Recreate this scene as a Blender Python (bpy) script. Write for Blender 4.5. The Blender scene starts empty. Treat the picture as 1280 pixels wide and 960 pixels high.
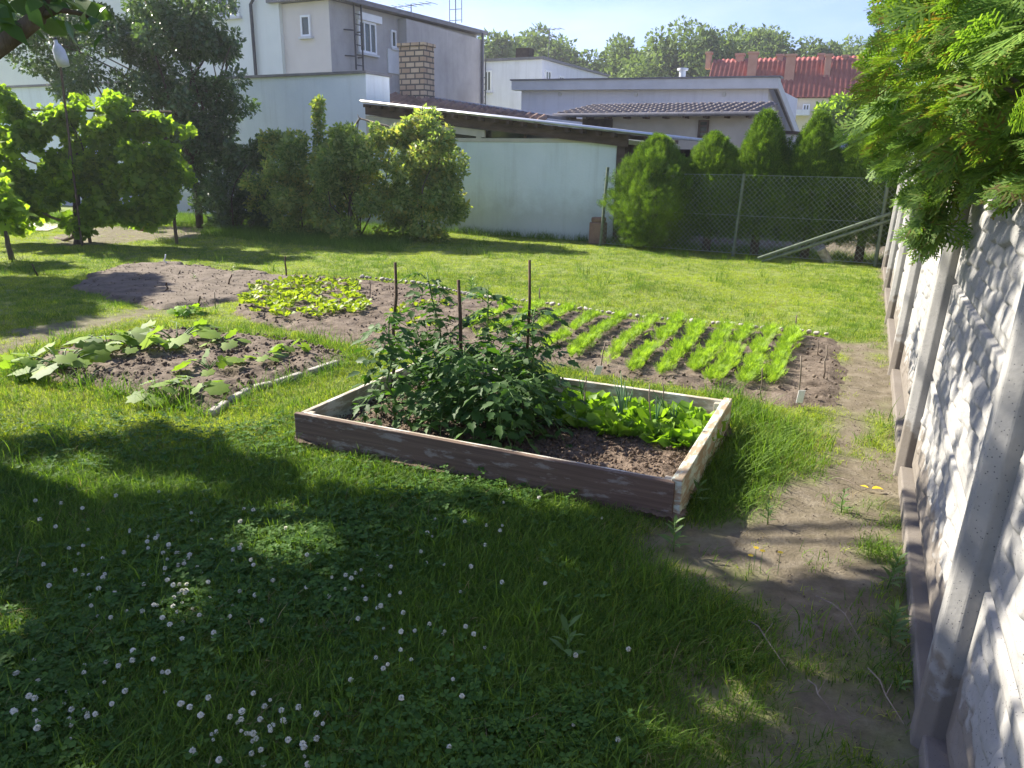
import bpy, math, random
import numpy as np
from mathutils import Matrix, Vector
random.seed(7); RS=np.random.RandomState(11)
PI=math.pi
S=bpy.context.scene; C=S.collection
# ------------------------------------------------------------------ camera
F=955.; H=1.65; PITCH=16.7; ROLL=.86
Rm=Matrix.Rotation(math.radians(90-PITCH),3,'X')@Matrix.Rotation(math.radians(ROLL),3,'Z')
cd=bpy.data.cameras.new('camera'); cam=bpy.data.objects.new('camera',cd); C.objects.link(cam)
cam.matrix_world=Matrix.Translation((0,0,H))@Rm.to_4x4()
cd.sensor_fit='HORIZONTAL'; cd.sensor_width=36; cd.lens=F/1280*36; cd.clip_start=.05; cd.clip_end=2500
S.camera=cam
# ------------------------------------------------------------------ sky and sun
SAZ=-57.; SEL=36.
w=bpy.data.worlds.new('World'); S.world=w; w.use_nodes=True
nt=w.node_tree; bg=nt.nodes['Background']
sk=nt.nodes.new('ShaderNodeTexSky'); sk.sky_type='NISHITA'; sk.sun_disc=False
sk.sun_elevation=math.radians(SEL); sk.sun_rotation=math.radians(SAZ); sk.dust_density=.7; sk.air_density=1.0; sk.ozone_density=4.5
# thin high cloud veil in the sky
tc=nt.nodes.new('ShaderNodeTexCoord'); mp=nt.nodes.new('ShaderNodeMapping'); mp.inputs['Scale'].default_value=(1.2,1.2,5)
ns=nt.nodes.new('ShaderNodeTexNoise'); ns.inputs['Scale'].default_value=2.2; ns.inputs['Detail'].default_value=6; ns.inputs['Roughness'].default_value=.55
rp=nt.nodes.new('ShaderNodeValToRGB'); rp.color_ramp.elements[0].position=.45; rp.color_ramp.elements[1].position=.9
rp.color_ramp.elements[1].color=(.4,.4,.4,1)
mx=nt.nodes.new('ShaderNodeMixRGB'); mx.inputs['Color2'].default_value=(8.2,8.4,9.6,1)
L=nt.links.new
tn=nt.nodes.new('ShaderNodeMixRGB'); tn.blend_type='MULTIPLY'; tn.inputs[0].default_value=1; tn.inputs[2].default_value=(.72,.685,.85,1)
L(tc.outputs['Generated'],mp.inputs[0]); L(mp.outputs[0],ns.inputs[0]); L(ns.outputs[0],rp.inputs[0]); L(rp.outputs[0],mx.inputs[0])
L(sk.outputs[0],mx.inputs[1]); L(mx.outputs[0],tn.inputs[1]); L(tn.outputs[0],bg.inputs[0]); bg.inputs[1].default_value=.095
sd=bpy.data.lights.new('sun','SUN'); sd.energy=5.0; sd.angle=math.radians(.53); sd.color=(1,.93,.8)
so=bpy.data.objects.new('sun',sd); C.objects.link(so)
az,el=math.radians(SAZ),math.radians(SEL)
SUN=np.array([math.sin(az)*math.cos(el),math.cos(az)*math.cos(el),math.sin(el)])
so.rotation_euler=Vector(SUN).to_track_quat('Z','Y').to_euler(); so.location=(-20,20,20)
S.view_settings.view_transform='Standard'; S.view_settings.look='None'; S.view_settings.exposure=1.6; S.view_settings.gamma=1
S.render.engine='CYCLES'
try:
    S.cycles.use_denoising=True; S.cycles.max_bounces=8; S.cycles.transparent_max_bounces=8
    S.cycles.diffuse_bounces=4; S.cycles.glossy_bounces=2; S.cycles.transmission_bounces=3
except Exception: pass
# ------------------------------------------------------------------ helpers
RN=np.array(Rm)
def ray(px,py): return RN@np.array([(px-640)/F,-(py-480)/F,-1.])
def G(px,py,z=0.):
    d=ray(px,py); return np.array([0,0,H])+(z-H)/d[2]*d
def P(px,py,Y):
    d=ray(px,py); return np.array([0,0,H])+Y/d[1]*d
def proj(p):
    p=np.atleast_2d(p)-np.array([0,0,H]); c=p@RN
    return 640-F*c[:,0]/c[:,2], 480+F*c[:,1]/c[:,2], -c[:,2]
FD=np.array([.451,.8925,0]); UD=np.array([.8925,-.451,0]); ZD=np.array([0,0,1.])
ORG={}
def mesh(name,v,f,mat=None,mi=None,uv=None,smooth=False,attrs=None):
    """f: int array (n,k) or list of such arrays"""
    me=bpy.data.meshes.new(name); v=np.asarray(v,dtype=np.float32)
    fl=f if isinstance(f,list) else [f]
    fl=[np.asarray(a,dtype=np.int32) for a in fl if len(a)]
    me.vertices.add(len(v)); me.vertices.foreach_set('co',v.ravel())
    li=np.concatenate([a.ravel() for a in fl]); tot=np.concatenate([np.full(len(a),a.shape[1],dtype=np.int32) for a in fl])
    st=np.concatenate([[0],np.cumsum(tot)[:-1]]).astype(np.int32)
    me.loops.add(len(li)); me.loops.foreach_set('vertex_index',li)
    me.polygons.add(len(tot)); me.polygons.foreach_set('loop_start',st); me.polygons.foreach_set('loop_total',tot)
    if mi is not None: me.polygons.foreach_set('material_index',np.asarray(mi,dtype=np.int32))
    if smooth: me.polygons.foreach_set('use_smooth',np.ones(len(tot),dtype=bool))
    if attrs:
        for k,a in attrs.items():
            at=me.attributes.new(k,'FLOAT','POINT'); at.data.foreach_set('value',np.asarray(a,dtype=np.float32))
    for m in (mat if isinstance(mat,(list,tuple)) else [mat]):
        if m: me.materials.append(m)
    me.update(calc_edges=True)
    if uv is not None:
        u=me.uv_layers.new(name='UVMap'); u.data.foreach_set('uv',np.asarray(uv,dtype=np.float32).ravel())
    return me
def link(name,me,parent=None,loc=None):
    """world-coordinate mesh -> object under parent (vertices re-based on the parent's origin)"""
    o=bpy.data.objects.new(name,me); C.objects.link(o)
    og=ORG.get(parent.name,np.zeros(3)) if parent else np.zeros(3)
    if loc is not None: nl=np.array(loc,dtype=float)
    else: nl=og
    if np.abs(nl).max()>0: me.transform(Matrix.Translation([-float(a) for a in nl]))
    if parent:
        o.parent=parent; ORG[o.name]=nl; o.location=[float(a) for a in (nl-og)]
    else:
        o.location=[float(a) for a in nl]; ORG[o.name]=nl
    return o
def tag(o,label=None,cat=None,group=None,kind=None):
    if label: o['label']=label
    if cat: o['category']=cat
    if group: o['group']=group
    if kind: o['kind']=kind
    return o
def thing(name,label,cat,loc=(0,0,0),group=None):
    o=bpy.data.objects.new(name,None); C.objects.link(o); o.location=[float(a) for a in loc]; o.empty_display_size=.1
    ORG[o.name]=np.array(loc,dtype=float); return tag(o,label,cat,group)
def copy_tree(root,loc,rz=0,sc=1,label=None):
    r=root.copy(); C.objects.link(r); r.location=[float(a) for a in loc]; r.rotation_euler=(0,0,rz); r.scale=(sc,sc,sc)
    if label: r['label']=label
    for ch in list(root.children):
        c=ch.copy(); C.objects.link(c); c.parent=r
        for g in list(ch.children):
            d=g.copy(); C.objects.link(d); d.parent=c
    return r
class MB:
    def __init__(s): s.v=[];s.f=[];s.uv=[];s.m=[];s.n=0
    def add(s,v,f,mi=0,uv=None):
        v=np.asarray(v,float)
        for i,q in enumerate(f):
            s.f.append([a+s.n for a in q]); s.m.append(mi)
            s.uv.append(uv[i] if uv else [(0,0)]*len(q))
        s.v.append(v); s.n+=len(v)
    def box(s,o,a,b,c,mi=0):
        """corner o, edge vectors a (length), b (depth), c (height)"""
        o,a,b,c=[np.asarray(t,float) for t in (o,a,b,c)]
        v=[o,o+a,o+a+b,o+b,o+c,o+a+c,o+a+b+c,o+b+c]
        la,lb,lc=[np.linalg.norm(t) for t in (a,b,c)]
        f=[(0,3,2,1),(4,5,6,7),(0,1,5,4),(1,2,6,5),(2,3,7,6),(3,0,4,7)]
        uv=[[(0,0),(0,lb),(la,lb),(la,0)],[(0,0),(la,0),(la,lb),(0,lb)],[(0,0),(la,0),(la,lc),(0,lc)],
            [(la,0),(la+lb,0),(la+lb,lc),(la,lc)],[(la+lb,0),(2*la+lb,0),(2*la+lb,lc),(la+lb,lc)],[(-lb,0),(0,0),(0,lc),(-lb,lc)]]
        uv[5]=[(0,0),(-lb,0),(-lb,lc),(0,lc)] if False else uv[5]
        if np.dot(np.cross(a,b),c)<0: f=[q[::-1] for q in f]; uv=[u[::-1] for u in uv]
        s.add(v,f,mi,uv)
    def tube(s,pts,rad,n=8,mi=0,cap=True):
        pts=[np.asarray(p,float) for p in pts]; m=len(pts)
        if not hasattr(rad,'__len__'): rad=[rad]*m
        ref=None; vs=[]
        for i,p in enumerate(pts):
            t=pts[min(i+1,m-1)]-pts[max(i-1,0)]; t=t/(np.linalg.norm(t)+1e-9)
            if ref is None: ref=np.array([1.,0,0]) if abs(t[0])<.8 else np.array([0,1.,0])
            x=np.cross(t,ref); x/=np.linalg.norm(x)+1e-9; y=np.cross(t,x); ref=-y if False else ref
            for k in range(n):
                a=2*PI*k/n; vs.append(p+rad[i]*(math.cos(a)*x+math.sin(a)*y))
        fs=[]
        for i in range(m-1):
            for k in range(n):
                k2=(k+1)%n; fs.append((i*n+k,i*n+k2,(i+1)*n+k2,(i+1)*n+k))
        if cap: fs.append(tuple(range(n))[::-1]); fs.append(tuple((m-1)*n+k for k in range(n)))
        s.add(vs,fs,mi)
    def me(s,name,mat,smooth=False):
        me=bpy.data.meshes.new(name); v=np.concatenate(s.v)
        me.from_pydata(v.tolist(),[],s.f)
        for m in (mat if isinstance(mat,(list,tuple)) else [mat]): me.materials.append(m)
        me.polygons.foreach_set('material_index',s.m)
        if smooth: me.polygons.foreach_set('use_smooth',[True]*len(s.f))
        u=me.uv_layers.new(name='UVMap'); u.data.foreach_set('uv',np.array([c for q in s.uv for c in q],dtype=np.float32).ravel())
        me.update(); return me
    def build(s,name,mat,parent=None,smooth=False,loc=None,bevel=0):
        o=link(name,s.me(name,mat,smooth),parent,loc)
        if bevel:
            b=o.modifiers.new('bevel','BEVEL'); b.width=bevel; b.segments=2; b.limit_method='ANGLE'
        return o
# ---- smooth value noise in numpy
_tab=RS.rand(256,256)
def vnoise(x,y):
    xi=np.floor(x).astype(int); yi=np.floor(y).astype(int); fx=x-xi; fy=y-yi
    fx=fx*fx*(3-2*fx); fy=fy*fy*(3-2*fy)
    g=lambda a,b:_tab[a%256,b%256]
    return (g(xi,yi)*(1-fx)+g(xi+1,yi)*fx)*(1-fy)+(g(xi,yi+1)*(1-fx)+g(xi+1,yi+1)*fx)*fy
def fbm(x,y,o=4):
    r=0;a=.5
    for i in range(o): r=r+a*vnoise(x*2**i+13.7*i,y*2**i+7.1*i); a*=.5
    return r/(1-.5**o)
def inpoly(x,y,poly):
    x=np.asarray(x);y=np.asarray(y); r=np.zeros(x.shape,bool); n=len(poly)
    for i in range(n):
        x0,y0=poly[i][:2]; x1,y1=poly[(i+1)%n][:2]
        if y0==y1: continue
        c=((y0>y)!=(y1>y))&(x<(x1-x0)*(y-y0)/(y1-y0)+x0); r^=c
    return r
def pdist(x,y,poly):
    """signed distance: positive inside"""
    x=np.asarray(x,float);y=np.asarray(y,float); d=np.full(x.shape,1e9); n=len(poly)
    for i in range(n):
        x0,y0=poly[i][:2]; x1,y1=poly[(i+1)%n][:2]; dx,dy=x1-x0,y1-y0
        t=np.clip(((x-x0)*dx+(y-y0)*dy)/(dx*dx+dy*dy+1e-12),0,1)
        d=np.minimum(d,np.hypot(x-x0-t*dx,y-y0-t*dy))
    return np.where(inpoly(x,y,poly),d,-d)
def gp(*pts): return [tuple(G(a,b)[:2]) for a,b in pts]
# ------------------------------------------------------------------ materials
def newmat(name):
    m=bpy.data.materials.new(name); m.use_nodes=True; nt=m.node_tree
    return m,nt,nt.nodes['Principled BSDF'],nt.nodes['Material Output']
def N(nt,t,**k):
    n=nt.nodes.new(t)
    for a,b in k.items():
        if a in n.inputs: n.inputs[a].default_value=b
        else: setattr(n,a,b)
    return n
def ramp(nt,src,stops):
    r=N(nt,'ShaderNodeValToRGB'); e=r.color_ramp.elements
    while len(e)<len(stops): e.new(.5)
    for i,(p,c) in enumerate(stops): e[i].position=p; e[i].color=(*c,1) if len(c)==3 else c
    nt.links.new(src,r.inputs[0]); return r.outputs[0]
def noisemat(name,c1,c2,scale=3,rough=.85,bump=.3,bscale=None,spec=.3,detail=8,c3=None,stretch=(1,1,1),bd=.01,metal=0):
    m,nt,b,o=newmat(name); tc=N(nt,'ShaderNodeNewGeometry'); mp=N(nt,'ShaderNodeMapping'); mp.inputs['Scale'].default_value=stretch
    nt.links.new(tc.outputs['Position'],mp.inputs[0])
    n=N(nt,'ShaderNodeTexNoise',Scale=scale,Detail=detail,Roughness=.62); nt.links.new(mp.outputs[0],n.inputs[0])
    st=[(.3,c1),(.7,c2)] if c3 is None else [(.28,c1),(.5,c2),(.72,c3)]
    nt.links.new(ramp(nt,n.outputs[0],st),b.inputs['Base Color'])
    n2=N(nt,'ShaderNodeTexNoise',Scale=bscale or scale*8,Detail=6); nt.links.new(mp.outputs[0],n2.inputs[0])
    bp=N(nt,'ShaderNodeBump',Strength=bump,Distance=bd); nt.links.new(n2.outputs[0],bp.inputs['Height']); nt.links.new(bp.outputs[0],b.inputs['Normal'])
    b.inputs['Roughness'].default_value=rough; b.inputs['Specular IOR Level'].default_value=spec; b.inputs['Metallic'].default_value=metal
    return m
def leafmat(name,c1,c2,tr=.4,rough=.5,spec=.35,tint=(1.25,1.35,.45),patch=0,c3=None,island=True,rnd=False):
    m,nt,b,o=newmat(name)
    if rnd: src=N(nt,'ShaderNodeObjectInfo').outputs['Random']
    else: src=N(nt,'ShaderNodeNewGeometry').outputs['Random Per Island']
    ge=N(nt,'ShaderNodeNewGeometry'); n=N(nt,'ShaderNodeTexNoise',Scale=1.3 if not patch else patch,Detail=3); nt.links.new(ge.outputs['Position'],n.inputs[0])
    a=N(nt,'ShaderNodeMath',operation='ADD'); a.inputs[1].default_value=-.5
    nt.links.new(n.outputs[0],a.inputs[0]); a2=N(nt,'ShaderNodeMath',operation='MULTIPLY_ADD'); nt.links.new(a.outputs[0],a2.inputs[0]); a2.inputs[1].default_value=1.3; nt.links.new(src,a2.inputs[2])
    st=[(0,c1),(1,c2)] if c3 is None else [(0,c1),(.85,c2),(.93,c3)]
    col=ramp(nt,a2.outputs[0],st)
    nt.links.new(col,b.inputs['Base Color']); b.inputs['Roughness'].default_value=rough; b.inputs['Specular IOR Level'].default_value=spec
    t=N(nt,'ShaderNodeBsdfTranslucent'); ml=N(nt,'ShaderNodeMixRGB',blend_type='MULTIPLY'); ml.inputs[0].default_value=1; ml.inputs[2].default_value=(*tint,1)
    nt.links.new(col,ml.inputs[1]); nt.links.new(ml.outputs[0],t.inputs[0])
    mxs=N(nt,'ShaderNodeMixShader'); mxs.inputs[0].default_value=tr
    nt.links.new(b.outputs[0],mxs.inputs[1]); nt.links.new(t.outputs[0],mxs.inputs[2]); nt.links.new(mxs.outputs[0],o.inputs[0])
    return m
M={}
M['soil']=noisemat('garden soil',(.05,.038,.028),(.14,.11,.085),9,.95,.9,60,.15,10,(.2,.165,.13),bd=.012)
M['soil_dry']=noisemat('dry sandy soil',(.09,.073,.056),(.155,.128,.10),4,.95,.9,70,.15,10,(.2,.165,.135),bd=.01)
M['soil_dark']=noisemat('moist bed soil',(.035,.025,.018),(.13,.095,.07),14,.95,1,70,.2,10,(.2,.15,.11),bd=.012)
M['bark']=noisemat('bark',(.06,.045,.035),(.16,.125,.1),9,.9,.9,30,.2,8,stretch=(1,1,.3),bd=.02)
M['stake']=noisemat('weathered stake',(.05,.03,.02),(.13,.085,.055),20,.85,.5,80,.25,6,stretch=(1,1,.2))
M['stick']=noisemat('pale stick',(.12,.09,.07),(.3,.25,.2),20,.85,.5,80,.25,6,stretch=(1,1,.2))
M['stone']=noisemat('edging stone',(.2,.18,.15),(.5,.47,.42),14,.85,.6,60,.3)
M['whiteplaster']=noisemat('white garage plaster',(.58,.63,.66),(.68,.72,.745),.9,.9,.25,25,.2,9,stretch=(1,1,.35))
M['greenplaster']=noisemat('pale green render',(.58,.67,.62),(.68,.76,.705),.9,.9,.25,25,.2,9,stretch=(1,1,.3))
M['housewhite']=noisemat('house light render',(.74,.77,.74),(.8,.82,.79),.5,.9,.2,20,.2)
M['housebeige']=noisemat('house beige render',(.6,.54,.49),(.68,.62,.57),.8,.92,.3,20,.2)
M['housegrey']=noisemat('house grey render',(.3,.275,.275),(.46,.43,.425),.7,.92,.35,18,.2,9,stretch=(1,1,.5))
M['longgrey']=noisemat('long building render',(.58,.57,.6),(.68,.67,.7),.5,.9,.2,15,.2,8,stretch=(1,1,.4))
M['shedplaster']=noisemat('old shed plaster',(.42,.38,.31),(.56,.51,.43),1.2,.95,.4,14,.2,8)
M['cream']=noisemat('cream wall',(.6,.53,.42),(.68,.61,.5),.6,.9,.2,10,.2)
M['fascia']=noisemat('pale fascia',(.5,.5,.5),(.6,.6,.6),2,.6,.1,10,.3)
M['redtile']=noisemat('red roof tile',(.24,.06,.05),(.33,.1,.085),1.5,.7,.3,10,.3)
M['browntile']=noisemat('old brown tile',(.10,.062,.045),(.24,.15,.11),2.5,.85,.5,14,.3,8,(.3,.2,.14))
M['greytile']=noisemat('grey corrugated tile',(.13,.11,.105),(.25,.22,.21),2,.85,.4,14,.3)
M['zinc']=noisemat('zinc sheet',(.5,.51,.52),(.66,.67,.68),3,.42,.1,14,.5,6,metal=.6)
M['bluemetal']=noisemat('pale blue metal sheet',(.38,.43,.5),(.48,.53,.6),2,.5,.1,14,.4)
M['oldbeam']=noisemat('old dark timber',(.05,.035,.028),(.15,.105,.08),6,.85,.5,40,.25,8,stretch=(.4,.4,1.5))
M['darkwood']=noisemat('dark boards',(.03,.024,.02),(.09,.07,.055),6,.9,.4,40,.2)
M['creampaint']=noisemat('cream painted frame',(.5,.47,.38),(.62,.58,.47),5,.7,.2,30,.3)
M['whiteframe']=noisemat('white frame',(.72,.72,.72),(.8,.8,.8),3,.45,.1,20,.4)
M['pipe']=noisemat('dark pipe',(.03,.03,.035),(.06,.06,.065),3,.5,.1,20,.4)
M['gutter']=noisemat('grey gutter',(.12,.115,.12),(.2,.19,.2),3,.5,.1,20,.4)
M['terracotta']=noisemat('terracotta',(.35,.13,.06),(.5,.2,.1),8,.8,.3,40,.3)
M['greenpost']=noisemat('green coated steel',(.08,.11,.07),(.17,.2,.14),9,.6,.3,50,.4)
M['wire']=noisemat('galvanised wire',(.28,.34,.29),(.36,.42,.36),9,.5,.1,50,.5)
M['boardbrown']=None
M['petal']=noisemat('clover petals',(.62,.62,.48),(.82,.8,.68),60,.7,.5,200,.3)
M['gold']=noisemat('yellow petals',(.75,.5,.02),(.85,.6,.04),60,.6,.2,200,.3)
M['stem']=noisemat('green stem',(.07,.14,.03),(.12,.22,.05),10,.6,.2,50,.3)
M['blue']=noisemat('blue tarp',(.05,.1,.25),(.1,.17,.35),4,.6,.3,20,.3)
M['pink']=noisemat('faded red plastic',(.5,.12,.14),(.6,.18,.2),4,.5,.1,20,.4)
M['plasticgrey']=noisemat('cloudy plastic',(.42,.43,.46),(.6,.6,.62),8,.3,.2,30,.5)
M['paving']=noisemat('pale paving',(.42,.38,.33),(.56,.51,.45),4,.9,.3,30,.2)
def glassmat():
    m,nt,b,o=newmat('dark window glass'); b.inputs['Base Color'].default_value=(.03,.04,.05,1); b.inputs['Roughness'].default_value=.08; b.inputs['Specular IOR Level'].default_value=.6
    ge=N(nt,'ShaderNodeNewGeometry'); n=N(nt,'ShaderNodeTexNoise',Scale=1.1,Detail=4); nt.links.new(ge.outputs['Position'],n.inputs[0])
    nt.links.new(ramp(nt,n.outputs[0],[(.35,(.02,.025,.02)),(.65,(.07,.085,.07))]),b.inputs['Base Color'])
    bp=N(nt,'ShaderNodeBump',Strength=.15,Distance=.02); nt.links.new(n.outputs[0],bp.inputs['Height']); nt.links.new(bp.outputs[0],b.inputs['Normal']); return m
M['glass']=glassmat()
def brickmat():
    m,nt,b,o=newmat('yellow brick'); uv=N(nt,'ShaderNodeUVMap'); br=N(nt,'ShaderNodeTexBrick',Scale=1,)
    br.inputs['Color1'].default_value=(.5,.38,.25,1); br.inputs['Color2'].default_value=(.33,.22,.14,1); br.inputs['Mortar'].default_value=(.1,.085,.07,1)
    br.inputs['Mortar Size'].default_value=.022; br.inputs['Brick Width'].default_value=.31; br.inputs['Row Height'].default_value=.15; br.inputs['Bias'].default_value=-.2
    nt.links.new(uv.outputs[0],br.inputs[0]); nt.links.new(br.outputs[0],b.inputs['Base Color']); b.inputs['Roughness'].default_value=.9
    bp=N(nt,'ShaderNodeBump',Strength=.8,Distance=.02,invert=True); nt.links.new(br.outputs[1],bp.inputs['Height']); nt.links.new(bp.outputs[0],b.inputs['Normal']); return m
M['brick']=brickmat()
def wallmat(name,c1,c2,dirt=(.3,.29,.26),base=(.2,.18,.14)):
    m,nt,b,o=newmat(name); ge=N(nt,'ShaderNodeNewGeometry'); n=N(nt,'ShaderNodeTexNoise',Scale=.8,Detail=10,Roughness=.65); nt.links.new(ge.outputs['Position'],n.inputs[0])
    c=ramp(nt,n.outputs[0],[(.3,c1),(.7,c2)]); mp=N(nt,'ShaderNodeMapping'); mp.inputs['Scale'].default_value=(1.6,1.6,.12); nt.links.new(ge.outputs['Position'],mp.inputs[0])
    n2=N(nt,'ShaderNodeTexNoise',Scale=2.2,Detail=9,Roughness=.7); nt.links.new(mp.outputs[0],n2.inputs[0]); k=ramp(nt,n2.outputs[0],[(.5,(0,0,0)),(.8,(.5,.5,.5))])
    m1=N(nt,'ShaderNodeMixRGB'); nt.links.new(k,m1.inputs[0]); nt.links.new(c,m1.inputs[1]); m1.inputs[2].default_value=(*dirt,1)
    sx=N(nt,'ShaderNodeSeparateXYZ'); nt.links.new(ge.outputs['Position'],sx.inputs[0]); n3=N(nt,'ShaderNodeTexNoise',Scale=3,Detail=9,Roughness=.7); nt.links.new(ge.outputs['Position'],n3.inputs[0])
    a=N(nt,'ShaderNodeMath',operation='MULTIPLY_ADD'); a.inputs[1].default_value=-.9; nt.links.new(n3.outputs[0],a.inputs[0]); nt.links.new(sx.outputs[2],a.inputs[2])
    k2=ramp(nt,a.outputs[0],[(0,(.4,.4,.4)),(.6,(0,0,0))]); m2=N(nt,'ShaderNodeMixRGB'); nt.links.new(k2,m2.inputs[0]); nt.links.new(m1.outputs[0],m2.inputs[1]); m2.inputs[2].default_value=(*base,1)
    nt.links.new(m2.outputs[0],b.inputs['Base Color']); b.inputs['Roughness'].default_value=.92
    n4=N(nt,'ShaderNodeTexNoise',Scale=24,Detail=6); nt.links.new(ge.outputs['Position'],n4.inputs[0]); bp=N(nt,'ShaderNodeBump',Strength=.4,Distance=.012); nt.links.new(n4.outputs[0],bp.inputs['Height']); nt.links.new(bp.outputs[0],b.inputs['Normal']); return m
M['whiteplaster']=wallmat('bluish white garage plaster',(.66,.71,.75),(.78,.82,.85),(.45,.47,.47))
M['greenplaster']=wallmat('pale green barn render',(.66,.75,.71),(.78,.85,.82),(.45,.48,.42),(.25,.25,.17))
M['longgrey']=wallmat('lavender grey render',(.62,.62,.67),(.72,.72,.77),(.42,.41,.43))
M['housegrey']=wallmat('streaked house render',(.3,.28,.265),(.45,.425,.41),(.22,.2,.2))
M['housewhite']=wallmat('house pale render',(.64,.66,.62),(.72,.73,.69),(.6,.6,.57))
def concretemat():
    m,nt,b,o=newmat('cast concrete'); ge=N(nt,'ShaderNodeNewGeometry')
    n=N(nt,'ShaderNodeTexNoise',Scale=3.5,Detail=9,Roughness=.65); nt.links.new(ge.outputs['Position'],n.inputs[0])
    c=ramp(nt,n.outputs[0],[(.3,(.22,.215,.205)),(.55,(.30,.292,.278)),(.75,(.36,.35,.335))])
    v=N(nt,'ShaderNodeTexVoronoi',Scale=85); v.inputs['Randomness'].default_value=1; nt.links.new(ge.outputs['Position'],v.inputs[0])
    n3=N(nt,'ShaderNodeTexNoise',Scale=9,Detail=2); nt.links.new(ge.outputs['Position'],n3.inputs[0])
    # pit radius varies with noise
    ad=N(nt,'ShaderNodeMath',operation='MULTIPLY_ADD'); ad.inputs[1].default_value=-.5; nt.links.new(n3.outputs[0],ad.inputs[0]); nt.links.new(v.outputs[0],ad.inputs[2])
    pit=ramp(nt,ad.outputs[0],[(0.0,(0,0,0)),(.03,(1,1,1))]); 
    pit.node.color_ramp.elements[0].position=0; ad.inputs[1].default_value=-.25
    mx=N(nt,'ShaderNodeMixRGB',blend_type='MIX'); mx.inputs[1].default_value=(.1,.1,.11,1); nt.links.new(pit,mx.inputs[0]); nt.links.new(c,mx.inputs[2])
    # weather stains
    ms_=N(nt,'ShaderNodeMapping'); ms_.inputs['Scale'].default_value=(1,1,.25); nt.links.new(ge.outputs['Position'],ms_.inputs[0]); nst=N(nt,'ShaderNodeTexNoise',Scale=6,Detail=9,Roughness=.7); nt.links.new(ms_.outputs[0],nst.inputs[0])
    kst=ramp(nt,nst.outputs[0],[(.5,(0,0,0)),(.72,(.55,.55,.55))]); mst=N(nt,'ShaderNodeMixRGB'); nt.links.new(kst,mst.inputs[0]); nt.links.new(c,mst.inputs[1]); mst.inputs[2].default_value=(.17,.165,.14,1); c=mst.outputs[0]
    # splashed earth near the ground
    sx=N(nt,'ShaderNodeSeparateXYZ'); nt.links.new(ge.outputs['Position'],sx.inputs[0])
    n4=N(nt,'ShaderNodeTexNoise',Scale=14,Detail=6); nt.links.new(ge.outputs['Position'],n4.inputs[0])
    m1=N(nt,'ShaderNodeMath',operation='MULTIPLY_ADD'); m1.inputs[1].default_value=-.5; nt.links.new(n4.outputs[0],m1.inputs[0]); nt.links.new(sx.outputs[2],m1.inputs[2])
    dr=ramp(nt,m1.outputs[0],[(0,(.75,.75,.75)),(.06,(0,0,0))]); dr.node.color_ramp.elements[0].position=0
    m2=N(nt,'ShaderNodeMixRGB'); nt.links.new(dr,m2.inputs[0]); nt.links.new(mx.outputs[0],m2.inputs[1]); m2.inputs[2].default_value=(.13,.105,.08,1)
    nt.links.new(m2.outputs[0],b.inputs['Base Color']); b.inputs['Roughness'].default_value=.85; b.inputs['Specular IOR Level'].default_value=.3
    n2=N(nt,'ShaderNodeTexNoise',Scale=60,Detail=5); nt.links.new(ge.outputs['Position'],n2.inputs[0])
    bp=N(nt,'ShaderNodeBump',Strength=.35,Distance=.004); nt.links.new(n2.outputs[0],bp.inputs['Height'])
    bp2=N(nt,'ShaderNodeBump',Strength=.6,Distance=.006); nt.links.new(pit,bp2.inputs['Height']); nt.links.new(bp.outputs[0],bp2.inputs['Normal']); nt.links.new(bp2.outputs[0],b.inputs['Normal']); return m
M['concrete']=concretemat()
def boardmat(name,base1,base2,paint,amt):
    """old board: wood showing through worn paint"""
    m,nt,b,o=newmat(name); tc=N(nt,'ShaderNodeTexCoord'); mp=N(nt,'ShaderNodeMapping'); mp.inputs['Scale'].default_value=(1,1,6)
    mp.inputs['Rotation'].default_value=(0,0,0); nt.links.new(tc.outputs['UV'],mp.inputs[0]); mp.inputs['Scale'].default_value=(.7,22,1)
    n=N(nt,'ShaderNodeTexNoise',Scale=2.2,Detail=9,Roughness=.6); nt.links.new(mp.outputs[0],n.inputs[0])
    c=ramp(nt,n.outputs[0],[(.3,base1),(.7,base2)])
    mp2=N(nt,'ShaderNodeMapping'); mp2.inputs['Scale'].default_value=(1.6,5,1); nt.links.new(tc.outputs['UV'],mp2.inputs[0])
    n2=N(nt,'ShaderNodeTexNoise',Scale=3.4,Detail=10,Roughness=.68); nt.links.new(mp2.outputs[0],n2.inputs[0])
    k=ramp(nt,n2.outputs[0],[(amt-.03,(0,0,0)),(amt+.05,(1,1,1))])
    mx=N(nt,'ShaderNodeMixRGB'); nt.links.new(k,mx.inputs[0]); nt.links.new(c,mx.inputs[1]); mx.inputs[2].default_value=(*paint,1)
    nt.links.new(mx.outputs[0],b.inputs['Base Color']); b.inputs['Roughness'].default_value=.75; b.inputs['Specular IOR Level'].default_value=.35
    bp=N(nt,'ShaderNodeBump',Strength=.6,Distance=.004); nt.links.new(n.outputs[0],bp.inputs['Height'])
    bp2=N(nt,'ShaderNodeBump',Strength=.4,Distance=.003); nt.links.new(k,bp2.inputs['Height']); nt.links.new(bp.outputs[0],bp2.inputs['Normal']); nt.links.new(bp2.outputs[0],b.inputs['Normal']); return m
M['board_front']=boardmat('brown painted board',(.09,.058,.042),(.17,.115,.083),(.25,.215,.185),.57)
M['board_pale']=boardmat('pale weathered board',(.3,.25,.19),(.46,.4,.31),(.62,.6,.53),.5)
M['board_green']=boardmat('board with chipped green paint',(.27,.2,.13),(.42,.33,.22),(.5,.56,.48),.5)
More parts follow.
